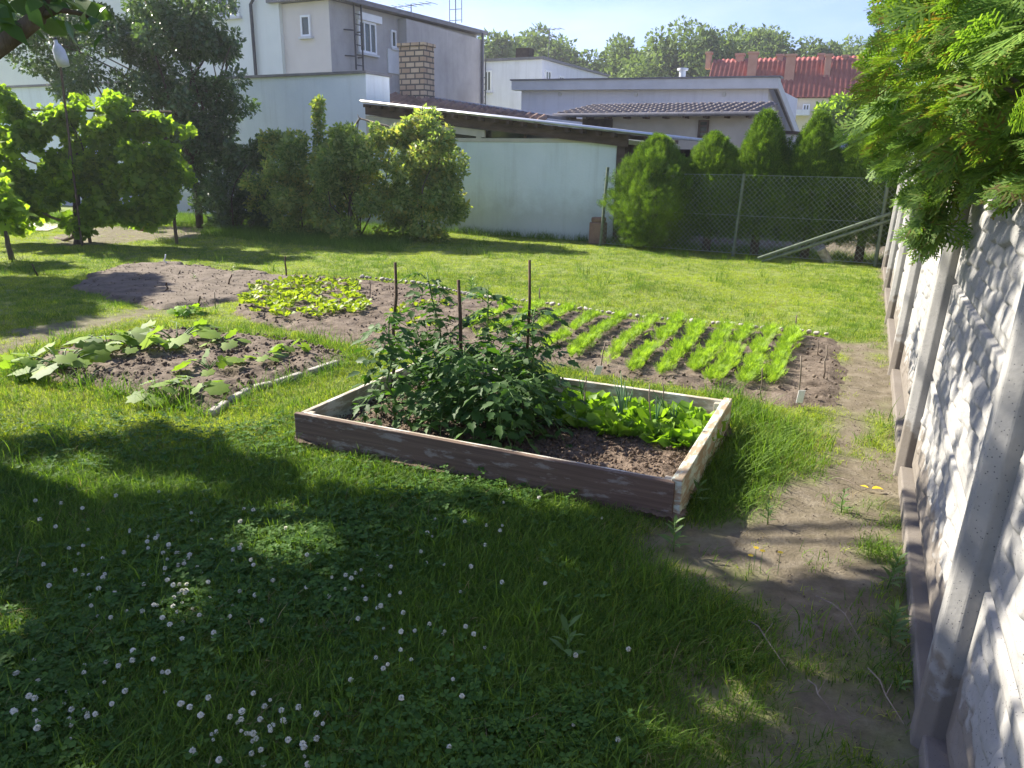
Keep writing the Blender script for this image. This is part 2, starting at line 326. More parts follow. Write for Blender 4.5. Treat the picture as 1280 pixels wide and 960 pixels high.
# foliage
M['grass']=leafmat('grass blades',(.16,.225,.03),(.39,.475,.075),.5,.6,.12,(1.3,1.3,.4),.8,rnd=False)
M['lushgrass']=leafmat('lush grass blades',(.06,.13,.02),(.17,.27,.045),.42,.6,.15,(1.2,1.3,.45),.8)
M['drygrass']=leafmat('dry grass',(.3,.24,.12),(.42,.34,.18),.3,.7,.2,(1.1,1,.7))
M['clover']=leafmat('clover leaves',(.05,.12,.025),(.11,.21,.04),.4,.65,.15,(1.2,1.3,.5),2)
M['carrot']=leafmat('carrot tops',(.20,.34,.05),(.36,.50,.08),.5,.55,.2,(1.2,1.25,.4),3)
M['lettuce']=leafmat('radish leaves',(.15,.28,.03),(.26,.42,.05),.5,.5,.3,(1.25,1.3,.35),4)
M['beet']=leafmat('yellow green leaves',(.17,.26,.03),(.34,.42,.06),.5,.5,.3,(1.2,1.2,.35),3,(.12,.2,.03))
M['tomato']=leafmat('tomato leaves',(.035,.085,.02),(.08,.16,.035),.38,.55,.25,(1.3,1.5,.4),5)
M['squash']=leafmat('squash leaves',(.08,.15,.035),(.25,.37,.06),.45,.6,.2,(1.2,1.3,.4),6,(.24,.32,.16))
M['thuja']=leafmat('thuja scales',(.09,.18,.035),(.25,.38,.07),.42,.55,.25,(1.3,1.35,.4),1.5,(.2,.15,.05))
M['thuja_far']=leafmat('thuja row scales',(.045,.10,.02),(.19,.30,.045),.4,.6,.2,(1.3,1.35,.4),2.0)
M['vine']=leafmat('grape leaves',(.13,.23,.04),(.29,.41,.07),.65,.5,.35,(1.3,1.35,.35),1.2)
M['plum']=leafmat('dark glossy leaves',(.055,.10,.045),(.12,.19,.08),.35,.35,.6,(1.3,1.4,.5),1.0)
M['shrub']=leafmat('currant leaves',(.13,.22,.055),(.38,.45,.16),.52,.5,.4,(1.25,1.3,.5),1.3,(.45,.42,.13))
M['broad']=leafmat('broad tree leaves',(.045,.10,.03),(.1,.18,.04),.34,.5,.4,(1.3,1.4,.4),1.0)
M['backtree']=leafmat('distant foliage',(.10,.155,.055),(.19,.26,.095),.35,.7,.15,(1.2,1.25,.6),.12)
M['weed']=leafmat('weed leaves',(.08,.15,.04),(.15,.25,.07),.4,.5,.35,(1.2,1.3,.5),3)
M['onion']=leafmat('onion leaves',(.07,.17,.08),(.13,.25,.12),.3,.45,.4,(1.1,1.3,.6),3)
M['yellowleaf']=leafmat('yellow leaf',(.75,.5,.02),(.85,.62,.05),.4)
# ------------------------------------------------------------------ leaf helpers
def norm(a): return a/(np.linalg.norm(a,axis=-1,keepdims=True)+1e-9)
def frames(d,n):
    """leaf axis d, approx normal n -> X (width), Y (length), Z (normal)"""
    Y=norm(d); X=norm(np.cross(Y,n)); Z=np.cross(X,Y); return X,Y,Z
def scat(T,Fc,pos,X,Y,Z,sc):
    T=np.asarray(T,float); N_=len(pos); sc=np.asarray(sc).reshape(-1,1,1)*np.ones((N_,1,1))
    v=pos[:,None,:]+sc*(T[None,:,0:1]*X[:,None,:]+T[None,:,1:2]*Y[:,None,:]+T[None,:,2:3]*Z[:,None,:])
    f=(np.asarray(Fc)[None]+ (np.arange(N_)*len(T))[:,None,None]).reshape(-1,len(Fc[0]))
    return v.reshape(-1,3),f
def merge(parts):
    vs=[];fs=[];mi=[];n=0
    for i,(v,f,*m) in enumerate(parts):
        vs.append(v); fs.append(np.asarray(f)+n); n+=len(v); mi.append(np.full(len(f),m[0] if m else 0))
    return np.concatenate(vs),np.concatenate(fs),np.concatenate(mi)
# templates (all quads); y along the leaf, z up
T_OVAL=([(0,0,0),(.28,.45,.07),(0,1,-.08),(-.28,.45,.07)],[(0,1,2,3)])
T_FOLD=([(0,0,0),(.2,.25,.06),(.24,.6,.05),(0,1,-.12),(-.24,.6,.05),(-.2,.25,.06),(0,.5,-.01)],[(0,1,2,6),(6,2,3,4),(0,6,4,5)])
def lobed(n=5,depth=.35,droop=.15,seed=0,w=1.0):
    """palmate leaf as quads: centre at (0,.35)"""
    r=np.random.RandomState(seed); c=np.array([0,.32,0.]); v=[c]; k=n*2+1; pts=[]
    for i in range(k+0):
        a=-PI/2+PI*0.12+ (2*PI-PI*.24)*i/(k-1)
        rad=(.62 if i%2==1 else .62*(1-depth))*(1+.12*math.sin(a))*r.uniform(.93,1.07)
        pts.append((c[0]-rad*math.cos(a+PI)*w*-1, c[1]+rad*math.sin(a), -droop*(rad/.6)**2+ (.05 if i%2 else -.03)))
    v=[tuple(c)]+pts+[(0,c[1]-.2,.0)]
    f=[]; m=len(pts)
    for i in range(0,m-1,2): f.append((0,1+i,2+i,3+i if i+2<m else 2+i))
    f=[q for q in f if len(set(q))==4]
    return v,f
T_GRAPE=lobed(5,.28,.15,1); T_SQ=lobed(7,.22,.14,2)
# thuja spray: flat branching fan
def spray(seed,n=9,leaflets=5):
    r=np.random.RandomState(seed); V=[];Q=[]
    def strip(p,d,l,w,zc):
        d=d/np.linalg.norm(d); s=np.array([d[1],-d[0],0]); b=len(V)
        q=p+d*l; m=p+d*l*.5
        for a in (p-s*w*.3,p+s*w*.3,m+s*w*.6,m-s*w*.6,q+s*w*.12,q-s*w*.12): V.append((a[0],a[1],a[2]+zc))
        Q.append((b,b+1,b+2,b+3)); Q.append((b+3,b+2,b+4,b+5))
    def one(p,d,l,w,zc):
        d=d/np.linalg.norm(d); s=np.array([d[1],-d[0],0]); b=len(V); q=p+d*l
        for a in (p-s*w*.35,p+s*w*.35,q+s*w*.3,q-s*w*.3): V.append((a[0],a[1],a[2]+zc))
        Q.append((b,b+1,b+2,b+3))
    strip(np.array([0,0,0.]),np.array([0,1.,0]),1.0,.035,0)
    for i in range(n):
        t=.12+.8*i/n; sd=1 if i%2 else -1; L_=(.55*(1-t)+.14)*r.uniform(.8,1.1); d=np.array([sd*.75,1,-.05]); p=np.array([0,t,-.12*t*t])
        d=d/np.linalg.norm(d); strip(p,d,L_,.04,r.uniform(-.02,.02))
        for j in range(leaflets):
            u=(j+1)/(leaflets+1); s2=1 if j%2 else -1
            dd=d+np.array([d[1],-d[0],0])*s2*.8; one(p+d*L_*u,dd,L_*.42*(1.1-u*.5),.05,r.uniform(-.02,.02))
    return V,Q
SPR=[spray(i,12,6) for i in range(3)]; SPR_L=[spray(10+i,5,2) for i in range(3)]
def frond(seed):
    r=np.random.RandomState(seed);V=[];Q=[]
    return V,Q
def clumps(mains,n,rmin,rmax,seed=0,surf=.75):
    """sub-clump centres spread on/in main ellipsoids (c,(rx,ry,rz))"""
    r=np.random.RandomState(seed); out=[]; wts=np.array([m[1][0]*m[1][2]+m[1][1]*m[1][2] for m in mains]); wts/=wts.sum()
    for i in range(n):
        c,R=mains[r.choice(len(mains),p=wts)]; d=r.normal(size=3); d/=np.linalg.norm(d)
        k=surf+(1-surf)*r.rand(); k=k if r.rand()<.8 else r.rand()*.8
        rr=r.uniform(rmin,rmax); out.append((np.array(c)+d*np.array(R)*k,rr,d))
    return out
def leafcloud(cl,n,size,T,seed=0,up=.5,sz=.35,hang=0.,flat=.8,filt=None):
    r=np.random.RandomState(seed); w=np.array([c[1]**2 for c in cl]); idx=r.choice(len(cl),n,p=w/w.sum())
    cc=np.array([c[0] for c in cl])[idx]; rr=np.array([c[1] for c in cl])[idx]
    d=norm(r.normal(size=(n,3))); rad=rr*(1-.6*r.rand(n)**1.6); pos=cc+d*rad[:,None]*np.array([1,1,flat])
    if filt is not None: k=filt(pos); pos=pos[k]; d=d[k]; n=len(pos)
    nr=norm(d*.7+r.normal(size=(n,3))*.55+np.array([0,0,up])); ax=norm(d+r.normal(size=(n,3))*.7+np.array([0,0,-hang]))
    X,Y,Z=frames(ax,nr); s=size*(1+sz*r.normal(size=n)).clip(.4,1.8)
    return scat(T[0],T[1],pos,X,Y,Z,s)
def limb(mb,a,b,r0,r1,seed=0,n=6,wig=.08,k=8):
    r=np.random.RandomState(seed); a=np.array(a,float); b=np.array(b,float); L_=np.linalg.norm(b-a); pts=[];rad=[]
    off=r.normal(size=3)*wig*L_
    for i in range(n+1):
        t=i/n; pts.append(a+(b-a)*t+off*math.sin(PI*t)+r.normal(size=3)*wig*.18*L_*(0<i<n)); rad.append(r0+(r1-r0)*t)
    mb.tube(pts,rad,k); return pts
# ------------------------------------------------------------------ GROUND
LONGBED=gp((112,343),(160,333),(207,330),(300,340),(360,346),(430,349),(455,351),(520,358),(600,376),(700,387),(820,404),(940,414),(1042,425),(1062,470),(1045,508),(990,512),(935,500),(800,480),(740,467),(680,455),(600,450),(520,446),(440,432),(395,420),(330,408),(290,392),(300,378),(330,362),(270,385),(200,388),(150,380),(100,362))
SANDBED=gp((112,343),(160,333),(207,330),(300,340),(360,346),(420,349),(380,356),(330,362),(300,375),(262,388),(200,388),(150,380),(100,362))
SQBED=gp((25,458),(90,432),(200,412),(300,418),(400,432),(435,447),(400,463),(340,480),(262,518),(200,500),(130,485),(60,474))
PATHL=gp((-60,445),(40,412),(150,392),(200,382),(210,392),(150,405),(60,425),(-60,470))
DIRT=gp((1113,425),(1040,428),(1020,520),(1000,590),(930,640),(860,668),(885,730),(900,800),(880,880),(860,990),(1180,990),(1140,760),(1124,590))
VINEDIRT=gp((60,296),(120,284),(290,284),(250,296),(140,304),(70,308))
FB=[G(1103,338),G(1146.5,923)]   # fence base line
fdir=(FB[0]-FB[1]); fdir/=np.linalg.norm(fdir)
def bare(x,y):
    nz=(fbm(x*1.3,y*1.3)-.5); n2=(fbm(x*5,y*5)-.5)
    b=np.zeros_like(x)
    d=pdist(x,y,DIRT)+nz*.9+n2*.5; b=np.maximum(b,np.clip(.5+d/.35,0,1)*.9)
    # band along the concrete fence
    s=(x-FB[1][0])*fdir[1]-(y-FB[1][1])*fdir[0]; b=np.maximum(b,np.clip(1.0+(s-.02+nz*.35)/(.2-.11*(y>7.5)),0,1)*(y<13.5)*(y>0)*.85)
    for poly,k in ((PATHL,.75),(VINEDIRT,.8)):
        d=pdist(x,y,poly)+nz*.5+n2*.3; b=np.maximum(b,np.clip(.5+d/.25,0,1)*k)
    b=np.maximum(b,np.clip(.5+((x-2.0)*.451*0+ (y-(15.9-(x-1.7)*.505))-.0)/.4,0,1)*(x>1.9)*.9)
    return b
def gz(x,y):
    return (fbm(x*.7,y*.7)-.5)*.05+(fbm(x*4,y*4)-.5)*.02+bare(x,y)*(fbm(x*16,y*16,3)-.5)*.03
def axis(lo,hi,st,far):
    a=np.arange(lo,hi+st/2,st); g=st; o=[];p=hi
    while p<far: g*=1.35; p+=g; o.append(p)
    o2=[];p=lo;g=st
    while p>-far: g*=1.35; p-=g; o2.append(p)
    return np.concatenate([o2[::-1],a,o])
xs=axis(-9,8,.055,900); ys=axis(.6,18,.055,900)
XX,YY=np.meshgrid(xs,ys); fade=np.clip((60-np.hypot(XX,YY))/30,0,1)
ZZ=gz(XX,YY)*fade; BR=bare(XX,YY)*fade
nx,ny=len(xs),len(ys); ii=(np.arange(ny-1)[:,None]*nx+np.arange(nx-1)[None]).ravel()
gf=np.stack([ii,ii+1,ii+nx+1,ii+nx],1)
def groundmat():
    m,nt,b,o=newmat('lawn soil'); at=N(nt,'ShaderNodeAttribute',attribute_name='bare'); ge=N(nt,'ShaderNodeNewGeometry')
    n=N(nt,'ShaderNodeTexNoise',Scale=7,Detail=10,Roughness=.7); nt.links.new(ge.outputs['Position'],n.inputs[0])
    c1=ramp(nt,n.outputs[0],[(.3,(.09,.07,.053)),(.5,(.16,.127,.1)),(.72,(.25,.21,.17))])
    n1=N(nt,'ShaderNodeTexNoise',Scale=12,Detail=8,Roughness=.7); nt.links.new(ge.outputs['Position'],n1.inputs[0])
    c2=ramp(nt,n1.outputs[0],[(.35,(.10,.14,.03)),(.65,(.23,.27,.075))])
    mx=N(nt,'ShaderNodeMixRGB'); nt.links.new(at.outputs['Fac'],mx.inputs[0]); nt.links.new(c2,mx.inputs[1]); nt.links.new(c1,mx.inputs[2]); nt.links.new(mx.outputs[0],b.inputs['Base Color'])
    n2=N(nt,'ShaderNodeTexNoise',Scale=70,Detail=6,Roughness=.7); nt.links.new(ge.outputs['Position'],n2.inputs[0])
    bp=N(nt,'ShaderNodeBump',Strength=.9,Distance=.012); nt.links.new(n2.outputs[0],bp.inputs['Height']); nt.links.new(bp.outputs[0],b.inputs['Normal'])
    b.inputs['Roughness'].default_value=.95; b.inputs['Specular IOR Level'].default_value=.15; return m
M['ground']=groundmat()
tag(link('ground',mesh('ground',np.stack([XX,YY,ZZ],-1).reshape(-1,3),gf,M['ground'],smooth=True,attrs={'bare':BR.ravel()})),kind='structure')
# clods & small stones: one soil sheet per bed, bumpy, edges sinking into the ground
def bed(name,poly,st,h,amp,mat,extra=None,sc=9,z0=0.,en=.14):
    px=[p[0] for p in poly]; py=[p[1] for p in poly]
    x=np.arange(min(px)-.1,max(px)+.1,st); y=np.arange(min(py)-.1,max(py)+.1,st); X,Y=np.meshgrid(x,y); X=X+(RS.rand(*X.shape)-.5)*st*.5; Y=Y+(RS.rand(*Y.shape)-.5)*st*.5
    d=pdist(X,Y,poly)+(fbm(X*5,Y*5)-.5)*en; e=np.clip(d/.12,-.6,1)
    r=1-np.abs(2*fbm(X*sc,Y*sc,4)-1); cl=np.clip(vnoise(X*26,Y*26)-.55,0,1)*1.6*np.clip(fbm(X*2.3+5,Y*2.3)*2-.5,0,1)
    Z=z0+h*e+amp*e.clip(0,1)*((fbm(X*sc,Y*sc,5)-.5)*2+cl*.7+(r-.7)*.6)+gz(X,Y)*.6
    if extra is not None: Z=Z+extra(X,Y)*e.clip(0,1)
    nx=len(x);ny=len(y); ii=(np.arange(ny-1)[:,None]*nx+np.arange(nx-1)[None]).ravel(); f=np.stack([ii,ii+1,ii+nx+1,ii+nx],1)
    dd=d.ravel(); keep=(dd[f]>-.06).any(1); f=f[keep]
    return mesh(name,np.stack([X,Y,Z],-1).reshape(-1,3),f,mat,smooth=True)
tag(link('vegetable_bed',bed('vegetable_bed',[p for p in LONGBED],.03,.035,.028,M['soil'])),'long vegetable bed of brown crumbly soil',None,kind='structure')
tag(link('sandy_bed',bed('sandy_bed',SANDBED,.03,.05,.016,M['soil_dry'],en=.5)),'dry sandy empty end of the long bed',None,kind='structure')
tag(link('squash_bed',bed('squash_bed',SQBED,.024,.04,.032,M['soil'])),'squash bed of lumpy brown soil',None,kind='structure')
# ------------------------------------------------------------------ GRASS (instanced tufts)
tmpl=bpy.data.collections.new('tuft_shapes')
def tuft(name,n,R,h0,h1,w,lean,mat,seed,segs=3):
    r=np.random.RandomState(seed); V=[];Q=[];
    for i in range(n):
        a=r.rand()*2*PI; rr=R*math.sqrt(r.rand()); p=np.array([rr*math.cos(a),rr*math.sin(a),-.01]); h=r.uniform(h0,h1); th=r.rand()*2*PI
        d=np.array([math.cos(th),math.sin(th),0]); l=lean*r.uniform(.2,1.3); s=np.array([-math.sin(th+.6),math.cos(th+.6),0]); b=len(V)
        for k in range(segs+1):
            t=k/segs; c=p+d*l*h*t*t+np.array([0,0,h*t*(1-.25*l*t)]); ww=w*(1-t**1.5)*.5+.0003; V.append(c-s*ww); V.append(c+s*ww)
            if k: Q.append((b+2*k-2,b+2*k-1,b+2*k+1,b+2*k))
    me=mesh(name,np.array(V),np.array(Q),mat,smooth=False); o=bpy.data.objects.new(name,me); tmpl.objects.link(o)
def clovertuft(name,seed):
    r=np.random.RandomState(seed);pos=[];ax=[]
    for i in range(13):
        p=np.array([r.uniform(-.12,.12),r.uniform(-.12,.12),r.uniform(.015,.045)]); t=r.rand()*6
        for k in range(3): pos.append(p); ax.append((math.cos(t+k*2.09),math.sin(t+k*2.09),.15))
    pos=np.array(pos);ax=np.array(ax); X,Y,Z=frames(ax,np.tile([0,0,1.],(len(ax),1))+r.normal(size=(len(ax),3))*.2)
    T=([(0,0,0),(.42,.5,.08),(.3,1,.02),(0,.9,-.02),(-.3,1,.02),(-.42,.5,.08)],[(0,1,2,3),(0,3,4,5)])
    v,f=scat(T[0],T[1],pos,X,Y,Z,r.uniform(.013,.021,len(pos)))
    o=bpy.data.objects.new(name,mesh(name,v,f,M['clover'])); tmpl.objects.link(o)
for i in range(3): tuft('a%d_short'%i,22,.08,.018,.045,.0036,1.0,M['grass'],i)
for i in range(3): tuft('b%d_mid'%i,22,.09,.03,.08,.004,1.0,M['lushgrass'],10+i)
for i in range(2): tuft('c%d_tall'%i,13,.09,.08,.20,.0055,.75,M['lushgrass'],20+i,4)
tuft('d0_dry',9,.09,.03,.09,.0022,1.1,M['drygrass'],30)
clovertuft('e0_clover',1); clovertuft('e1_clover',2)
bedpolys=[LONGBED,SQBED,SANDBED]
RB0=np.array([.78,3.26]); RBF=np.array([.413,.911]); RBU=np.array([-.911,.413]); RBL,RBW=2.24,1.42   # raised bed frame: front-right corner, directions
RBPOLY=[tuple(RB0),tuple(RB0+RBU*RBL),tuple(RB0+RBU*RBL+RBF*RBW),tuple(RB0+RBF*RBW)]
def inback(x,y): return (y-(15.9-(x-1.7)*.505))      # >0 behind the barn line
pts=[];vid=[];scl=[]
def sow(y0,y1,dens):
    A=(y1-y0)*(2*(.72*y1+.7)); n=int(A*dens); x=RS.uniform(-.72*y1-.7,.72*y1+.7,n); y=RS.uniform(y0,y1,n)
    k=(np.abs(x)<.72*y+.9); x=x[k];y=y[k]
    s=(x-FB[1][0])*fdir[1]-(y-FB[1][1])*fdir[0]; k=(s<.04); x=x[k];y=y[k]
    k=(inback(x,y)<.25)|(x<-7); x=x[k];y=y[k]
    b=bare(x,y); pr=np.clip(1-b*1.12,.035,1); pr=np.where(b>.5,pr*np.clip(fbm(x*3,y*3)*3.4-.95,0,2.2),pr)
    for p in bedpolys: d=pdist(x,y,p)+(fbm(x*5,y*5)-.5)*.14; pr=np.where(d>.0,pr*np.clip(.35-d*4,.0,1),pr)
    d=pdist(x,y,RBPOLY); pr=np.where(d>-.02,0,pr)
    k=RS.rand(len(x))<pr; x=x[k];y=y[k];d=d[k]
    t=RS.rand(len(x)); v=RS.randint(0,3,len(x)); lush=fbm(x*.9+3,y*.9+9)
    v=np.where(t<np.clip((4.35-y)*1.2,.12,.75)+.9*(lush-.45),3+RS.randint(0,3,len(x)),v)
    tall=((np.abs(d)<.1)&(t>.85)&(x>.5))|((inback(x,y)>-.7)&(t>.55))|((x<-2)&(y>11.2)&(inback(x,y)>-4.5)&(t>.6))|(t>.993)
    e=pdist(x,y,gp((905,500),(1010,560),(990,640),(900,650),(850,690)))  # rank grass at the box's right side
    tall|=(e>-.1)&(t>.8); nb=(d>-.3); tall&=~(nb&(y<3.9+(.78-x)*.45))
    for p in (SQBED,): tall|=(np.abs(pdist(x,y,p))<.15)&(t>.85)
    v=np.where(tall,6+RS.randint(0,2,len(x)),v)
    cz=fbm(x*1.1+20,y*1.1+4); clv=(RS.rand(len(x))<np.clip((cz-.36)*2.0,.02,.34)*np.clip((4.6-y)*1.2,.06,1))&(x<.3)&(y<6.2); v=np.where(clv,9+RS.randint(0,2,len(x)),v)
    v=np.where((RS.rand(len(x))<.02+.15*bare(x,y)),8,v)
    sc=RS.uniform(.7,1.25,len(x))*np.where(y>7,.85,1)*(1-.3*bare(x,y)); sc=np.where(tall&(y>10),sc*1.25,sc)
    pts.append(np.stack([x,y,gz(x,y)],1)); vid.append(v); scl.append(sc)
sow(1.2,4.5,1150); sow(4.5,7.5,700); sow(7.5,11,420); sow(11,20,250)
pts=np.concatenate(pts);vid=np.concatenate(vid);scl=np.concatenate(scl); n=len(pts)
me=bpy.data.meshes.new('grass'); me.vertices.add(n); me.vertices.foreach_set('co',pts.astype(np.float32).ravel())
a=me.attributes.new('vid','INT','POINT'); a.data.foreach_set('value',vid.astype(np.int32))
a=me.attributes.new('rotv','FLOAT_VECTOR','POINT'); a.data.foreach_set('vector',np.stack([RS.normal(size=n)*.12,RS.normal(size=n)*.12,RS.rand(n)*6.28],1).astype(np.float32).ravel())
a=me.attributes.new('sclv','FLOAT','POINT'); a.data.foreach_set('value',scl.astype(np.float32))
me.update(); go=tag(link('grass',me),'short green lawn grass with clover patches','grass',kind='stuff')
ng=bpy.data.node_groups.new('sow','GeometryNodeTree'); ng.interface.new_socket('Geometry',in_out='INPUT',socket_type='NodeSocketGeometry'); ng.interface.new_socket('Geometry',in_out='OUTPUT',socket_type='NodeSocketGeometry')
gi=ng.nodes.new('NodeGroupInput'); gout=ng.nodes.new('NodeGroupOutput'); ip=ng.nodes.new('GeometryNodeInstanceOnPoints'); ci=ng.nodes.new('GeometryNodeCollectionInfo')
ci.inputs['Collection'].default_value=tmpl; ci.inputs['Separate Children'].default_value=True; ci.inputs['Reset Children'].default_value=True
def na(nm,t):
    q=ng.nodes.new('GeometryNodeInputNamedAttribute'); q.data_type=t; q.inputs['Name'].default_value=nm; return q.outputs['Attribute']
l=ng.links.new; l(gi.outputs[0],ip.inputs['Points']); l(ci.outputs[0],ip.inputs['Instance']); ip.inputs['Pick Instance'].default_value=True
l(na('vid','INT'),ip.inputs['Instance Index']); l(na('sclv','FLOAT'),ip.inputs['Scale'])
l(na('rotv','FLOAT_VECTOR'),ip.inputs['Rotation']); l(ip.outputs[0],gout.inputs[0])
gm=go.modifiers.new('sow','NODES'); gm.node_group=ng
print('grass tufts',n)
# ------------------------------------------------------------------ CONCRETE FENCE
fn=np.array([-fdir[1],fdir[0],0.])          # towards the garden
LEAN=.04; up=norm(np.array([0,0,1.])-fn*LEAN)
BAY=float(np.linalg.norm(G(1103,338)-G(1146.5,923)))/5.
FBASE=FB[1]-fn*.065; FBASE[2]=0
def fpt(s,z,d=0.): return FBASE+fdir*s+up*z+fn*d
fence=thing('concrete_fence','tall leaning concrete panel fence with stone relief along the right side','fence',fpt(0,0))
def relief(s0,s1,z0,z1,res,seed):
    r=np.random.RandomState(seed); ns=max(6,int((s1-s0)/res)); nz=max(6,int((z1-z0)/res)); s=np.linspace(s0,s1,ns+1); z=np.linspace(z0,z1,nz+1); Sg,Zg=np.meshgrid(s,z)
    a=(Sg-s0)/(s1-s0); bq=(Zg-z0); hgt=z1-z0; fr=.055; D=np.zeros_like(Sg)
    u=Sg-s0-fr-.02; v=bq-fr; W_=s1-s0-2*fr-.04; Hh=hgt-2*fr; rows=5; rh=Hh/rows
    wob=.012*np.sin(u*9+r.rand()*6)+.01*np.sin(u*23+1)
    vv=(v+wob*np.sin(np.clip(v/Hh,0,1)*PI))
    row=np.clip(np.floor(vv/rh),0,rows-1).astype(int)
    for k in range(rows):
        cuts=[0.];
        while cuts[-1]<W_: cuts.append(cuts[-1]+r.uniform(.10,.38))
        cuts=np.array(cuts); j=np.clip(np.searchsorted(cuts,u,side='right')-1,0,len(cuts)-2)
        hh=r.uniform(.006,.017,len(cuts)); sk=r.uniform(-.5,.5,len(cuts))
        fu=(u-cuts[j])/(cuts[j+1]-cuts[j]); fv=vv/rh-k
        pil=(1-np.abs(2*fu-1)**12)*(1-np.abs(2*fv-1)**8)*(1+1.6*sk[j]*(fu-.5)+1.0*(.5-fv))
        D=np.where(row==k,hh[j]*np.clip(pil,0,None),D)
    ins=(u>0)&(u<W_)&(v>0)&(v<Hh); D=np.where(ins,D+(fbm(u*9,v*16+seed,5)-.5)*.014+(fbm(u*40,v*50+seed,3)-.5)*.006,.012)
    edge=(bq<.008)|(bq>hgt-.008); D=np.where(edge,-.006,D)
    V=FBASE+fdir*Sg[...,None]+up*Zg[...,None]+fn*(D[...,None]); V=V.reshape(-1,3); m=ns+1
    ii=(np.arange(nz)[:,None]*m+np.arange(ns)[None]).ravel(); f=np.stack([ii,ii+1,ii+m+1,ii+m],1)
    # back and rims
    Vb=(FBASE+fdir*Sg[...,None]+up*Zg[...,None]-fn*.05).reshape(-1,3); n0=len(V)
    cor=[0,ns,nz*m+ns,nz*m]; bf=[[n0+3,n0+2,n0+1,n0]]; B4=Vb[cor]
    rim=[]
    V2=np.concatenate([V,B4])
    rim+= [[n0+0,n0+1,cor[1],cor[0]],[n0+1,n0+2,cor[2],cor[1]],[n0+2,n0+3,cor[3],cor[2]],[n0+3,n0+0,cor[0],cor[3]]]
    return V2,np.concatenate([f,np.array(bf+rim)])
PLZ=.07
for k in range(-2,6):
    res={-2:.014,-1:.0075,0:.0075,1:.010,2:.018,3:.03}.get(k,.04)
    for j in range(3):
        z0=PLZ+j*.505; v,f=relief(k*BAY+.055,(k+1)*BAY-.055,z0,z0+.5,res,50+k*3+j); sm=np.ones(len(f),bool)
        o=link('panel',mesh('panel',v,f,M['concrete'],smooth=True),fence)
        o.data.polygons.foreach_set('use_smooth',[i<len(f)-5 for i in range(len(f))])
    mb=MB(); mb.box(fpt(k*BAY+.055,-.1,.065),fdir*(BAY-.11),-fn*.11,up*(.1+PLZ-.005)); mb.build('base_strip',M['concrete'],fence,bevel=.008)
for k in range(-2,6):
    mb=MB(); w_=.065
    prof=[(-w_,-.07),(-w_,.045),(-w_*.55,.085),(w_*.55,.085),(w_,.045),(w_,-.07)]
    vb=[fpt(k*BAY+a,-.1,b) for a,b in prof]; vt=[fpt(k*BAY+a,1.63,b) for a,b in prof]; n=len(prof)
    mb.add(vb+vt,[(i,(i+1)%n,n+(i+1)%n,n+i) for i in range(n)]+[tuple(range(n))[::-1],tuple(range(n,2*n))])
    mb.build('post',M['concrete'],fence,bevel=.006)
# ------------------------------------------------------------------ BUILDINGS
class Fac:
    def __init__(s,O,d,n): s.O=np.array([O[0],O[1],0.]); s.d=norm(np.array(d,float)); s.n=norm(np.array(n,float))
    def sz(s,px,py):
        r=ray(px,py); c=np.array([0,0,H]); t=np.dot(s.O-c,s.n)/np.dot(r,s.n); p=c+t*r; return float(np.dot(p-s.O,s.d)),float(p[2])
    def w(s,a,z,dp=0.): return s.O+s.d*a+s.n*dp+ZD*z
    def rect(s,x0,y0,x1,y1):
        ym=(y0+y1)/2; xm=(x0+x1)/2; a0=s.sz(x0,ym)[0]; a1=s.sz(x1,ym)[0]; z1=s.sz(xm,y0)[1]; z0=s.sz(xm,y1)[1]; return min(a0,a1),max(a0,a1),z0,z1
    def box(s,mb,a0,a1,z0,z1,d0,d1): mb.box(s.w(a0,z0,d0),s.d*(a1-a0),s.n*(d1-d0),ZD*(z1-z0))
    def part(s,name,mat,par,a0,a1,z0,z1,d0,d1,bevel=0):
        mb=MB(); s.box(mb,a0,a1,z0,z1,d0,d1); return mb.build(name,mat,par,bevel=bevel)
def window(fc,par,r,fw=.07,mull=1,frame='whiteframe',sill=True,bars=0):
    a0,a1,z0,z1=r; mb=MB()
    fc.box(mb,a0,a0+fw,z0,z1,.002,.06); fc.box(mb,a1-fw,a1,z0,z1,.002,.06); fc.box(mb,a0+fw,a1-fw,z1-fw,z1,.002,.06); fc.box(mb,a0+fw,a1-fw,z0,z0+fw,.002,.06)
    for i in range(1,mull+1):
        c=a0+(a1-a0)*i/(mull+1); fc.box(mb,c-fw*.4,c+fw*.4,z0+fw,z1-fw,.002,.052)
    for i in range(1,bars+1):
        c=z0+(z1-z0)*i/(bars+1); fc.box(mb,a0+fw,a1-fw,c-.02,c+.02,.002,.049)
    wd=mb.build('window',M[frame],par)
    m2=MB(); fc.box(m2,a0+fw*.5,a1-fw*.5,z0+fw*.5,z1-fw*.5,.004,.03); m2.build('pane',M['glass'],wd)
    if sill: m3=MB(); fc.box(m3,a0-.06,a1+.06,z0-.07,z0-.003,.002,.12); m3.build('sill',M['fascia'],wd)
    return wd
